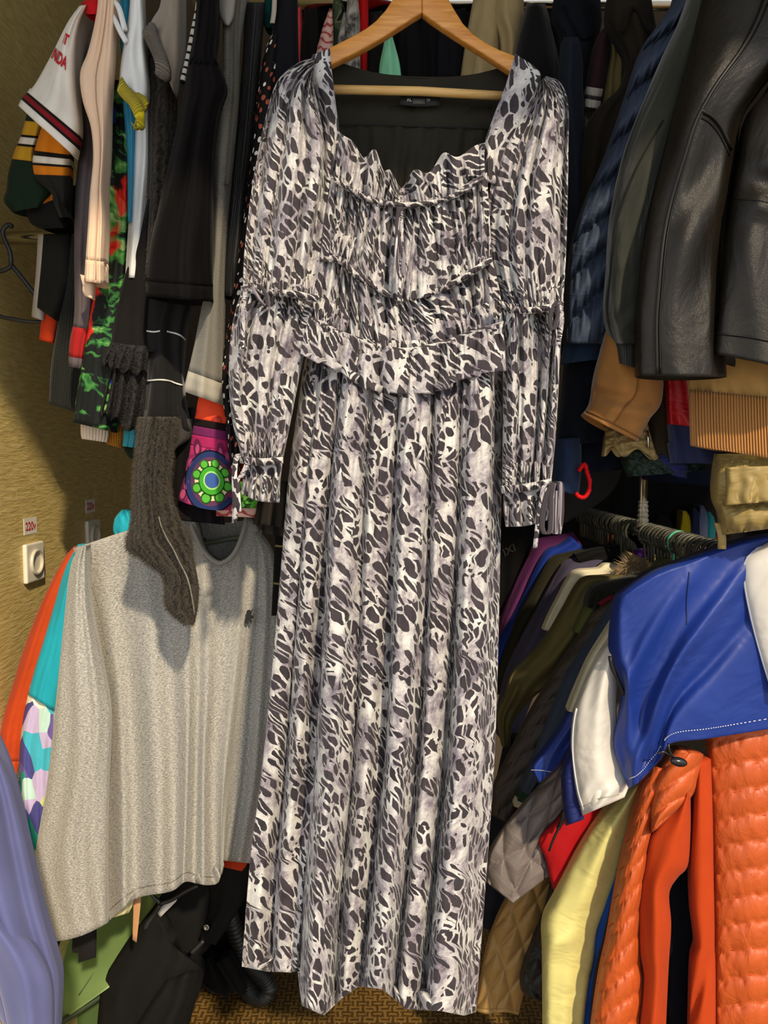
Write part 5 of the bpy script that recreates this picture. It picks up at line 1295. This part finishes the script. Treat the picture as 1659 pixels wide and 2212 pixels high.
make('knit_sweater', 'bright royal blue knit sweater edge below the navy hem', 'sweater', 1.235, [[(1404, 960), (1412, 985), (1440, 1010), (1460, 1026)], [(1470, 960), (1486, 985), (1488, 1010), (1484, 1034)]], rib('#16259c', 330, dirn='Y'), front=.02, back=.03, nv=20, fold=lambda U, V: .004 * np.sin(50 * V), group=GR)
make('quilted_jacket', 'dark green quilted jacket hem above the chrome post', 'jacket', 1.26, [[(1336, 960), (1344, 1000), (1356, 1030)], [(1540, 960), (1542, 995), (1536, 1016)]], nylon('#15281f', .6), front=.03, back=.04, nu=40, nv=20, fold=diamonds(6, 2, .008), group=GR)
make('navy_coat', 'very dark navy coat filling the gap below the puffer jacket', 'coat', 1.27, [[(1222, 760), (1214, 850), (1204, 920), (1196, 966)], [(1330, 760), (1330, 850), (1330, 900), (1320, 950)]], m_twill('#10151f'), front=.03, back=.05, fold=rip(97, 1.5, .008), group=GR)
dn_ = make('denim_jacket', 'dark blue denim jacket sleeve with a red cord loop beside the leopard cuff', 'jacket', 1.255, [[(1194, 950), (1192, 1000), (1194, 1040), (1196, 1058)], [(1256, 944), (1256, 1000), (1254, 1040), (1250, 1070)]], slices=[('sleeve', 0, .80, m_twill('#1c2a44')), ('cuff', .80, 1, m_twill('#20304c'))], front=.03, back=.04, nv=20, fold=rip(98, 1.1, .005), group=GR)
make('navy_jacket', 'navy jacket tail behind the red cord loop', 'jacket', 1.32, [[(1240, 950), (1250, 1000), (1262, 1020)], [(1420, 950), (1400, 1000), (1360, 1014)]], fab('#141824'), front=.02, back=.04, fold=rip(99, 2, .006), group=GR)
make('navy_vest', 'dark navy vest edge across the top of the chrome post', 'vest', 1.34, [[(1370, 990), (1380, 1020), (1390, 1036)], [(1550, 990), (1550, 1020), (1548, 1052)]], fab('#121726'), front=.02, back=.04, nv=12, group=GR)
(tube('cord_loop', crom(px([(1250, 1018), (1258, 1006), (1264, 1004), (1268, 1020), (1274, 1040), (1272, 1060), (1262, 1074), (1250, 1072), (1244, 1064)], 1.225), 60), .0034 + .0007 * np.sin(np.linspace(0, 120, 61)), fab('#c8141c', .6), dn_.o, 8))
# khaki puffer
kp = nylon('#8d7843', .5, .6)
g = make('down_jacket', 'khaki down jacket hem and pocket at the right edge', 'jacket', 1.16, [[(1546, 980), (1538, 1040), (1540, 1080), (1552, 1110), (1558, 1156)], [(1790, 980), (1790, 1040), (1790, 1080), (1790, 1110), (1790, 1126)]], slices=[('body', 0, 1, kp)], front=.04, back=.05, nu=60, nv=40, fold=add(puff(np.array([-.3, .12, .66, 1.02, 1.4]), .022, -.1, 5, .015), rip(100, 3, .004)), group=GR)
make('', '', '', 1.105, [[(1566, 1010), (1568, 1050), (1566, 1092)], [(1790, 1002), (1790, 1040), (1790, 1072)]], kp, root=g.o, part='pocket_flap', front=.02, back=.01, nu=40, nv=20, fold=rip(101, 4, .005))
ribbon('strap', [(1552, 1130), (1560, 1160), (1560, 1186)], .012, kp, g.o, 1.15, .003)

# ================================================================== the lower right rail and its hangers
ra, rb = at(1240, 1102, 2.15), at(1600, 1226, 1.28)
rb[2] = ra[2] - .02
rl_ = thing('clothes_rail', 'lower right chrome rail packed with hanger hooks', 'rail', (ra + rb) / 2)
tube('pipe', crom([ra, rb], 2), .0125, m_chrome(), rl_, 16)
ax = (rb - ra); AL = np.linalg.norm(ax); ax /= AL
yp = 1.683
tp = (yp - ra[1]) / (rb[1] - ra[1]); pp = ra + (rb - ra) * tp
po = thing('chrome_post', 'upright chrome post wrapped with clear tape at its foot', 'post', pp)
tube('pipe', crom([pp + [0, 0, .012], pp + [0, 0, .95]], 2), .0085, m_chrome(), po, 16)
fl = crom([pp + [0, 0, -.005], pp + [0, 0, .03], pp + [0, 0, .062]], 24)
tube('tape_wrap', fl, .0135 + .0012 * np.sin(np.linspace(0, 40, 25)) - .003 * np.linspace(0, 1, 25), m_clearfilm(), po, 12)
rnd = random.Random(7)
hc = [solid(c, .45) for c in ('#2e2f24', '#3b3c2e', '#26271f', '#454638', '#33312b')]
mint = solid('#4fae8c', .4)
side = np.cross(ax, [0, 0, 1.0]); side /= np.linalg.norm(side); upv = np.cross(side, ax)
proto = None
k = 0
tt = .10
while tt < .93:
    if abs(tt - tp) < .025:
        tt += .02; continue
    c0 = ra + ax * AL * tt
    R_ = .021 + .004 * rnd.random()
    a = np.linspace(-.35 * PI, 1.25 * PI, 22)
    tl = (rnd.random() - .5) * .35
    P = c0 + np.outer(np.cos(a) * R_, side) + np.outer(np.sin(a) * R_ - (R_ - .0155), upv) + np.outer(np.cos(a) * R_ * tl, ax)
    P = np.vstack([P[0] + [0, 0, -.035], P])
    ism = (.735 < tt < .752) if k else False
    m = mint if ism else hc[rnd.randrange(5)]
    hk_ = tube('coat_hanger', P, .0031, m, None, 7)
    tag(hk_, 'mint green hanger hook among the dark hooks on the lower rail' if ism else 'dark plastic hanger hook packed on the lower right rail', 'hanger', None if ism else 'hanger hooks on the lower right rail')
    tt += .0145 + .007 * rnd.random()
    k += 1

# ================================================================== lower right: jackets hanging one behind the other
GJ = 'jackets on the lower right rail'
def jk(name, label, cat, d, L, R, mat, seed=0, **kw):
    kw.setdefault('front', .035); kw.setdefault('back', .05); kw.setdefault('nv', 50)
    kw.setdefault('fold', rip(110 + seed, 1.4, .008))
    return make(name, label, cat, d, [L, R], mat, group=GJ, **kw)
g = jk('black_t_shirt', 'black T-shirt with faint white scrawl behind the leopard cuff', 't-shirt', 1.99, [(1070, 1120), (1064, 1200), (1060, 1330)], [(1180, 1120), (1150, 1200), (1110, 1330)], fab('#0f0e0e'), 1, front=.02)
text_on(g, 'scrawl', 'IXI', .40, .33, .030, fab('#3a3934'), g.o, .5)
jk('purple_jacket', 'purple jacket deep on the lower right rail', 'jacket', 1.95, [(1238, 1150), (1190, 1158), (1158, 1166), (1140, 1204), (1112, 1262), (1078, 1350), (1060, 1440)], [(1260, 1180), (1240, 1200), (1200, 1230), (1170, 1270), (1130, 1340), (1100, 1420), (1080, 1460)], fab('#5c2a56', .7), 2)
jk('blue_jacket', 'royal blue jacket just in front of the purple one', 'jacket', 1.91, [(1232, 1158), (1205, 1176), (1176, 1190), (1150, 1236), (1122, 1300), (1080, 1376), (1060, 1440)], [(1270, 1190), (1240, 1220), (1205, 1250), (1175, 1300), (1140, 1360), (1110, 1430), (1090, 1480)], fab('#1c3384', .7), 3)
jk('black_jacket', 'black olive jacket behind the dark navy coat', 'jacket', 1.86, [(1260, 1186), (1215, 1196), (1186, 1208), (1150, 1270), (1110, 1350), (1082, 1430), (1060, 1500)], [(1300, 1210), (1260, 1240), (1220, 1290), (1180, 1360), (1140, 1430), (1110, 1500)], fab('#2a281c', .8), 4)
jk('black_coat', 'black coat lying across the hangers behind the cream jacket', 'coat', 1.80, [(1370, 1170), (1330, 1176), (1280, 1184), (1240, 1196)], [(1400, 1230), (1370, 1250), (1330, 1256), (1280, 1260)], fab('#0f0f10', .8), 5)
jk('navy_coat', 'aubergine navy coat sleeve behind the cream jacket', 'coat', 1.80, [(1340, 1198), (1280, 1200), (1228, 1208), (1206, 1230), (1170, 1296), (1130, 1370), (1096, 1440), (1078, 1510), (1068, 1580)], [(1360, 1240), (1310, 1250), (1260, 1280), (1225, 1340), (1190, 1420), (1155, 1500), (1130, 1560), (1100, 1620)], fab('#474356', .8), 6)
cj_ = jk('cream_jacket', 'cream jacket shoulder with a beige fur collar', 'jacket', 1.72, [(1370, 1222), (1310, 1216), (1290, 1226), (1246, 1230), (1228, 1244), (1206, 1286), (1184, 1330), (1172, 1360)], [(1400, 1250), (1350, 1262), (1320, 1268), (1280, 1290), (1255, 1320), (1230, 1350), (1210, 1370)], fab('#ded6b8', .8, wr=.6), 7)
furg = make('', '', '', 1.655, [[(1336, 1228), (1350, 1222), (1364, 1216)], [(1425, 1206), (1432, 1222), (1426, 1242)]], fab('#8d7658', .95), root=cj_.o, part='fur_collar', front=.03, back=.03, nv=14)
fuzz(furg, 1500, .022, m_fuzzplain('#a08a68'), furg.o, 9, droop=.1)
make('purple_scarf', 'violet scarf tuck behind the fur collar', 'scarf', 1.70, [[(1376, 1188), (1368, 1206), (1372, 1222)], [(1402, 1186), (1412, 1206), (1414, 1224)]], fab('#4d1f78'), front=.02, back=.02, nv=10)
make('orange_jacket', 'small orange jacket collar showing below the far hanger hooks', 'jacket', 1.93, [[(1302, 1158), (1308, 1150), (1320, 1146)], [(1326, 1166), (1332, 1164), (1334, 1160)]], fab('#b8520f'), front=.01, back=.02, nv=8)
jk('olive_jacket', 'olive green jacket with a gathered elbow', 'jacket', 1.65, [(1345, 1240), (1300, 1242), (1262, 1246), (1242, 1266), (1214, 1316), (1180, 1374), (1140, 1420), (1106, 1456), (1092, 1500), (1074, 1548), (1084, 1612)], [(1370, 1280), (1330, 1300), (1300, 1330), (1280, 1380), (1250, 1420), (1220, 1460), (1190, 1480), (1160, 1500), (1130, 1530), (1110, 1560), (1100, 1616)], m_velvet('#5e5634'), 8, nv=60, front=.05, fold=add(rip(118, 1.6, .014, tilt=.5), lambda U, V: .012 * np.sin(26 * V + 3 * U) * np.exp(-((V - .7) / .15) ** 2)))
g = jk('mesh_jacket', 'black mesh-lined jacket with an olive collar', 'jacket', 1.58, [(1420, 1226), (1380, 1240), (1330, 1252), (1284, 1266), (1268, 1290), (1264, 1310)], [(1430, 1270), (1400, 1280), (1370, 1284), (1340, 1288), (1310, 1300), (1296, 1320)], m_mesh('#2e2c24', '#0b0b09', 260), 9)
make('', '', '', 1.59, [[(1270, 1296), (1254, 1324), (1236, 1362)], [(1310, 1300), (1290, 1340), (1262, 1376)]], fab('#5a5d34'), root=g.o, part='olive_cuff', front=.03, back=.03, nv=14)
make('', '', '', 1.54, [[(1426, 1206), (1410, 1222), (1396, 1236)], [(1470, 1208), (1450, 1232), (1430, 1240)]], fab('#4d4e2e'), root=g.o, part='olive_collar', front=.025, back=.03, nv=12)
make('', '', '', 1.54, [[(1340, 1284), (1310, 1292), (1290, 1302)], [(1350, 1292), (1320, 1300), (1300, 1312)]], fab('#6e2026'), root=g.o, part='red_edge', front=.012, back=.02, nv=8)
q = jk('quilted_jacket', 'dark brown quilted jacket left of the slate navy sleeve', 'jacket', 1.55, [(1345, 1280), (1300, 1306), (1276, 1330), (1250, 1374), (1210, 1432), (1176, 1486), (1140, 1546), (1104, 1620), (1066, 1700), (1060, 1760)], [(1380, 1310), (1350, 1360), (1320, 1420), (1280, 1490), (1250, 1550), (1215, 1620), (1180, 1680), (1140, 1740), (1120, 1790)], nylon('#413830', .6, .3), 10, nu=50, nv=90, fold=puff(even(8), .010, .25, 3))
jk('slate_jacket', 'slate navy jacket sleeve with a cream striped cuff', 'jacket', 1.48, [(1345, 1285), (1322, 1310), (1296, 1350), (1264, 1400), (1226, 1460), (1196, 1530), (1164, 1610), (1142, 1670), (1120, 1720), (1110, 1742)], [(1380, 1300), (1350, 1380), (1310, 1440), (1276, 1500), (1250, 1570), (1220, 1640), (1190, 1690), (1160, 1730), (1136, 1752)], None, 11, slices=[('sleeve', 0, .93, fab('#3f4a5c', .8)), ('green_stripe', .93, .97, fab('#23402f')), ('cream_stripe', .97, 1, fab('#c9c6b0'))], nv=72)
jk('brown_coat', 'taupe coat lining edge between the quilted and slate jackets', 'coat', 1.53, [(1200, 1560), (1160, 1640), (1120, 1730), (1100, 1790)], [(1230, 1600), (1190, 1690), (1150, 1770), (1130, 1800)], fab('#574c49'), 12)

# blue and white windbreaker
bw = nylon('#132f7c', .5, .5, .08, 9, (1, 1, 1)); wn = nylon('#cfcac0', .5, .45, .05, 9, (1, 1, 1)); nvy = nylon('#0f1c58', .5)
w = thing('windbreaker', 'royal blue and white windbreaker with a black cord lock on the lower rail', 'jacket', at(1460, 1700, 1.22))
def wfold(U, V):
    f = lambda a, b, c, wd_, am: am * np.exp(-((V - (a + b * U)) / wd_) ** 2) * np.exp(-((U - c) / .35) ** 2)
    return f(1.05, -1.15, .45, .09, .030) - f(1.30, -1.10, .5, .07, .016) + f(.55, -.9, .25, .08, .014) + .012 * np.exp(-((U - .10) / .05) ** 2) * np.sin(PI * V) + .006 * np.sin(6 * U + 5 * V) - .014 * np.exp(-((U - .22) / .05) ** 2) * np.clip(V * 2 - .9, 0, 1)
g = make('', '', '', 1.215, [[(1326, 1306), (1316, 1370), (1318, 1430), (1344, 1492), (1336, 1550), (1326, 1606), (1338, 1656), (1358, 1704)], [(1352, 1284), (1362, 1400), (1376, 1550), (1382, 1688)], [(1420, 1242), (1424, 1400), (1424, 1550), (1424, 1642)],
                             [(1490, 1216), (1480, 1400), (1464, 1520), (1448, 1606)], [(1560, 1190), (1550, 1400), (1534, 1520), (1524, 1596)], [(1640, 1164), (1630, 1380), (1612, 1500), (1602, 1584)], [(1760, 1140), (1760, 1350), (1760, 1480), (1760, 1558)]],
         bw, root=w, part='body', nu=90, nv=80, front=.045, back=.05, fold=wfold, lip=.03)
thr = solid('#cfd3e2', .7)
stitches(g, [(.06, .955), (.20, .95), (.32, .94), (.46, .945), (.62, .945), (.80, .945), (.95, .945)], thr, w, n=70, r=.0008)
seam(g, [(.50, .05), (.49, .2), (.50, .34)], .0008, solid('#0c1a50', .7), w, 'sleeve_seam')
gw = make('', '', '', 1.185, [[(1664, 1168), (1626, 1190), (1604, 1216), (1604, 1262), (1620, 1340), (1642, 1420), (1668, 1500)], [(1780, 1150), (1780, 1200), (1780, 1300), (1780, 1400), (1780, 1500)]], wn, root=w, part='white_panel', front=.035, back=.01, nu=30, nv=40, fold=rip(121, 1, .004))
seam(gw, [(.03, .06), (.03, .3), (.03, .6), (.03, .98)], .0016, fab('#9fa5b4'), w, 'piping')
g = make('', '', '', 1.245, [[(1322, 1380), (1292, 1420), (1262, 1480), (1240, 1544), (1234, 1620), (1242, 1700), (1258, 1762)], [(1340, 1400), (1336, 1460), (1332, 1530), (1336, 1600), (1350, 1660), (1360, 1690), (1350, 1722)]], wn, root=w, part='white_sleeve', front=.04, back=.035, nu=44, nv=60, fold=add(rip(122, 1.1, .008), lambda U, V: .007 * np.sin(36 * V + 9 * U) * np.exp(-((V - .93) / .08) ** 2)), lip=.04)
seam(g, [(.04, .42), (.04, .6), (.05, .8), (.06, .98)], .0015, solid('#d9dbe0', .6), w, 'piping')
seam(g, [(.0, .955), (.4, .945), (.8, .955)], .0008, fab('#a9a498'), w, 'cuff_stitching')
make('', '', '', 1.262, [[(1240, 1600), (1216, 1660), (1214, 1720), (1222, 1784)], [(1262, 1600), (1250, 1680), (1256, 1730), (1262, 1770)]], nvy, root=w, part='navy_gusset', front=.025, back=.02, nv=30)
make('', '', '', 1.31, [[(1330, 1330), (1306, 1366), (1272, 1420), (1250, 1470), (1236, 1506), (1226, 1536)], [(1350, 1350), (1322, 1400), (1300, 1440), (1276, 1480), (1256, 1510), (1240, 1540)]], fab('#c9c2a6', .6), root=w, part='cream_stripe', front=.022, back=.03, nv=40)
g = make('', '', '', 1.335, [[(1310, 1400), (1272, 1450), (1236, 1520), (1206, 1578), (1170, 1626), (1146, 1660), (1164, 1692)], [(1340, 1420), (1310, 1480), (1280, 1540), (1250, 1590), (1226, 1630), (1206, 1660), (1180, 1680)]], bw, root=w, part='blue_sleeve', front=.03, back=.035, nv=60, fold=rip(123, 1.2, .007))
stitches(g, [(.05, .90), (.4, .905), (.8, .92)], thr, w, n=18, r=.0008)
tube('zip_slit', crom(px([(1318, 1418), (1322, 1440), (1336, 1470), (1348, 1500)], 1.192), 20), .0034, solid('#0b0b0e', .6), w, 6)
# cord with toggle
tg_ = w
ct = at(1466, 1646, 1.150)
V_, F_ = [], []
for i in range(9):
    ph = PI * i / 8
    for j in range(16):
        a = 2 * PI * j / 16
        V_.append(ct + np.array([.0135 * -math.cos(ph), .0068 * math.sin(ph) * math.cos(a), .0075 * math.sin(ph) * math.sin(a) + .002 * math.cos(ph)]))
for i in range(8):
    for j in range(16):
        F_.append([i * 16 + j, i * 16 + (j + 1) % 16, (i + 1) * 16 + (j + 1) % 16, (i + 1) * 16 + j])
tblk = solid('#141416', .25)
mesh_obj('cord_lock', V_, F_, tblk, tg_)
tube('cord', crom(px([(1444, 1606), (1446, 1622), (1456, 1636), (1466, 1644)], 1.152), 14), .0018, tblk, tg_, 6)
tube('cord', crom(px([(1420, 1628), (1432, 1624), (1446, 1630), (1460, 1642)], 1.154), 14), .0018, tblk, tg_, 6)

# orange puffer
oq = nylon('#b4501f', .45, .3, .08, 26, (1.6, .7, 1)); ok = fab('#a93c16', .9, .03, .05, .2)
p = thing('puffer_jacket', 'orange quilted puffer jacket with smooth orange knit sides', 'jacket', at(1560, 2240, 1.28))
g = make('', '', '', 1.285, [[(1524, 1540), (1526, 1640), (1532, 1760), (1536, 1900), (1539, 2050), (1540, 2330)], [(1780, 1520), (1780, 1640), (1780, 1760), (1780, 1900), (1780, 2050), (1780, 2330)]],
         oq, root=p, part='quilted_front', nu=60, nv=160, front=.045, back=.05, fold=add(puff(even(14), .008, .03, 1, .004), rip(124, 2, .003)))
ot = fab('#a83a10')
for k in range(15):
    vv = k / 14 - .0
    seam(g, [(.0, vv + .015), (.3, vv + .006), (.6, vv), (1, vv - .015)], .0008, ot, p, 'quilting_seam', 20, -.001)
make('', '', '', 1.262, [[(1502, 1650), (1496, 1760), (1490, 1870), (1492, 1960), (1502, 2044), (1492, 2090), (1486, 2330)], [(1536, 1640), (1540, 1760), (1542, 1900), (1544, 2000), (1544, 2050), (1546, 2100), (1546, 2330)]], ok, root=p, part='knit_side', front=.03, back=.03, nv=60, fold=add(rip(125, .8, .006), lambda U, V: -.015 * np.exp(-((U + (V - .74) * 3 - .3) / .2) ** 2) * np.exp(-((V - .74) / .08) ** 2)))
g = make('', '', '', 1.275, [[(1398, 1660), (1380, 1720), (1352, 1830), (1332, 1920), (1312, 2030), (1290, 2130), (1262, 2330)], [(1450, 1660), (1424, 1740), (1406, 1820), (1396, 1900), (1386, 1990), (1386, 2080), (1392, 2140), (1372, 2330)]],
         oq, root=p, part='quilted_sleeve', nu=40, nv=130, front=.045, back=.04, fold=puff(even(11), .009, .12, 4, .004))
for k in range(11):
    seam(g, [(.0, k / 11 + .06), (.5, k / 11), (1, k / 11 - .06)], .0008, ot, p, 'quilting_seam', 14, -.001)
make('', '', '', 1.245, [[(1450, 1620), (1420, 1670), (1406, 1740), (1406, 1800)], [(1520, 1630), (1508, 1680), (1492, 1724), (1420, 1790)]], oq, root=p, part='shoulder', nu=36, nv=60, front=.04, back=.03, fold=puff(even(3.4), .009, .5, 6, .004))
make('', '', '', 1.252, [[(1480, 1700), (1436, 1764), (1406, 1806), (1394, 1870), (1382, 1950), (1382, 2050), (1390, 2130), (1368, 2330)], [(1492, 1720), (1492, 1800), (1486, 1870), (1464, 1896), (1446, 1930), (1450, 2000), (1444, 2100), (1434, 2330)]], ok, root=p, part='knit_sleeve', front=.04, back=.04, nv=70, nu=36, fold=rip(126, 1.0, .008))
make('', '', '', 1.33, [[(1430, 1720), (1420, 1900), (1420, 2330)], [(1510, 1720), (1512, 1900), (1512, 2330)]], fab('#0f1017'), root=p, part='dark_lining', front=.03, back=.04, nv=30, fold=rip(127, 1.5, .007))
# grey quilted vest
gq = nylon('#716864', .6, .35, .08, 14)
g = make('quilted_vest', 'grey diamond-quilted vest corner beside the leopard skirt', 'vest', 1.41, [[(1230, 1626), (1184, 1678), (1132, 1734), (1088, 1788), (1058, 1834), (1051, 1870), (1050, 1905)], [(1240, 1640), (1198, 1720), (1150, 1800), (1120, 1870), (1108, 1952)], [(1250, 1660), (1222, 1740), (1180, 1806), (1178, 1846), (1194, 1886)]],
         slices=[('panel', 0, 1, gq)], group=GJ, front=.025, back=.03, nu=60, nv=80, fold=diamonds(2.0, 3.2, .012), lin=True)
for k in range(-3, 4):
    for sgn in (1, -1):
        pts = [(u_, v_) for u_ in np.linspace(0, 1, 30) for v_ in [(k + (0 if sgn > 0 else 2) - sgn * 2.0 * u_) / 3.2 * 1.0 + (0 if sgn > 0 else 0)] if 0.02 < v_ < .98]
        if len(pts) > 6: seam(g, pts, .0007, fab('#4a4340'), g.o, 'quilting_seam', 20, -.0005)
# red jacket, zip
g = make('red_jacket', 'red jacket corner with a black zip below the white sleeve', 'jacket', 1.385, [[(1240, 1730), (1206, 1768), (1163, 1812), (1178, 1856), (1188, 1900), (1200, 1936)], [(1310, 1730), (1296, 1768), (1276, 1800), (1256, 1840), (1236, 1880), (1214, 1930)]], slices=[('panel', 0, 1, fab('#a2161a', .7))], group=GJ, front=.025, back=.03, nv=30, fold=rip(128, .8, .004))
tube('zip', crom(px([(1218, 1752), (1214, 1770), (1206, 1790)], 1.345), 10), .004, solid('#131313', .4), g.o, 8)
tube('zip_pull', crom(px([(1208, 1786), (1196, 1812), (1186, 1838)], 1.335), 10), .0022, solid('#131313', .4), g.o, 6)
# yellow-green raincoat, blue lining strip, black strip
yg = nylon('#cdc57c', .6, .5, .06, 10)
jk('raincoat', 'pale yellow green raincoat sleeve hanging beside the orange puffer', 'coat', 1.345, [(1370, 1690), (1316, 1746), (1280, 1790), (1240, 1856), (1196, 1940), (1171, 1992), (1172, 2080), (1174, 2330)], [(1390, 1700), (1364, 1790), (1340, 1880), (1312, 1960), (1292, 2010), (1284, 2070), (1270, 2150), (1252, 2330)], yg, 13, nu=44, nv=70, front=.045, fold=add(rip(129, 1.2, .010), lambda U, V: .014 * np.exp(-((V - .60 + .10 * U) / .035) ** 2) * np.exp(-((U - .3) / .4) ** 2)))
jk('blue_coat', 'blue coat strip between raincoat and orange sleeve', 'coat', 1.335, [(1384, 1690), (1356, 1790), (1324, 1890), (1292, 1990), (1282, 2040), (1284, 2070), (1268, 2150), (1248, 2330)], [(1410, 1690), (1380, 1800), (1350, 1900), (1330, 1990), (1316, 2060), (1304, 2130), (1284, 2330)], fab('#1c4288', .7), 14, front=.012, back=.03)
jk('black_coat', 'black coat strip showing between blue coat and orange sleeve', 'coat', 1.315, [(1336, 1890), (1312, 1990), (1296, 2060), (1282, 2130), (1266, 2330)], [(1362, 1890), (1340, 1990), (1326, 2060), (1312, 2130), (1292, 2330)], fab('#2a2522'), 15, front=.010, back=.02)
# tan quilted, black quilted
g = make('quilted_coat', 'tan diamond-quilted coat hem near the floor beside the leopard skirt', 'coat', 1.56, [[(1100, 1930), (1072, 1985), (1052, 2040), (1040, 2100), (1030, 2150), (1022, 2182)], [(1210, 1880), (1186, 1980), (1160, 2060), (1140, 2120), (1128, 2160), (1120, 2194)]], slices=[('panel', 0, .97, nylon('#a07c46', .55, .35, .08, 12)), ('hem', .97, 1, nylon('#a8854e', .55, .2))], group=GJ, front=.04, back=.04, nu=60, nv=70, fold=diamonds(2.2, 3.0, .010), hem=lambda U: 4 * np.sin(6 * U))
jk('quilted_jacket', 'black quilted jacket hem between tan coat and raincoat', 'jacket', 1.50, [(1196, 1900), (1176, 1980), (1150, 2040), (1128, 2100), (1124, 2134), (1136, 2152)], [(1230, 1900), (1220, 1990), (1210, 2060), (1200, 2110), (1196, 2150), (1190, 2168)], nylon('#242420', .6), 16, fold=diamonds(1.6, 4, .010))
jk('navy_jacket', 'dark navy jacket tails in shadow right of the leopard skirt', 'jacket', 1.72, [(1090, 1600), (1060, 1750), (1040, 1880), (1030, 2000)], [(1180, 1600), (1140, 1800), (1110, 1930), (1090, 2020)], fab('#20232b'), 17, front=.05)
# far clothes behind the lower rail
GF = 'clothes on the far rail'
far = [('black_jacket', 'black jacket on the far rail behind the chrome post', 1400, 1452, 1112, '#0e0d0d'), ('yellow_pullover', 'yellow top on the far rail', 1462, 1492, 1104, '#8a7a10'), ('navy_shirt', 'dull navy shirt on the far rail', 1482, 1512, 1098, '#1c2238'), ('grey_shirt', 'blue grey shirt on the far rail', 1500, 1528, 1092, '#4a5068'), ('teal_knit', 'teal knit on the far rail', 1512, 1545, 1106, '#14525c'), ('maroon_dress', 'maroon dress on the far rail beside the khaki strap', 1535, 1568, 1130, '#5a1420'), ('black_dress', 'black dress on the far rail under the khaki down jacket', 1560, 1620, 1120, '#121112')]
for k, (nm, lab, a, b, y, c) in enumerate(far):
    make(nm, lab, nm.split('_')[1], 2.12 + .01 * k, [[((a + b) / 2 - 4, y), (a + 6, y + 26), (a - 6, y + 90), (a - 16, y + 260)], [((a + b) / 2 + 6, y), (b, y + 22), (b + 2, y + 90), (b, y + 260)]], fab(c), front=.02, back=.05, nv=20, fold=rip(140 + k, 1.2, .005), group=GF)
make('tweed_coat', 'grey herringbone tweed coat in shadow behind the red cord loop', 'coat', 1.42, [[(1224, 880), (1214, 1060), (1214, 1130)], [(1370, 880), (1330, 1050), (1222, 1130)]], m_herring(), front=.02, back=.03, nv=16, group=GR)
make('dark_cloth', 'dark filler sheet that deepens the shade above the far hanger hooks', 'coat', 2.25, [[(1180, 960), (1160, 1100), (1130, 1250)], [(1700, 960), (1700, 1100), (1700, 1300)]], fab('#0d0c0b'), front=.05, back=.06, nu=50, fold=rip(150, 6, .02), group=GF)  # dark filler cloth, added so the gap behind the jackets goes darker
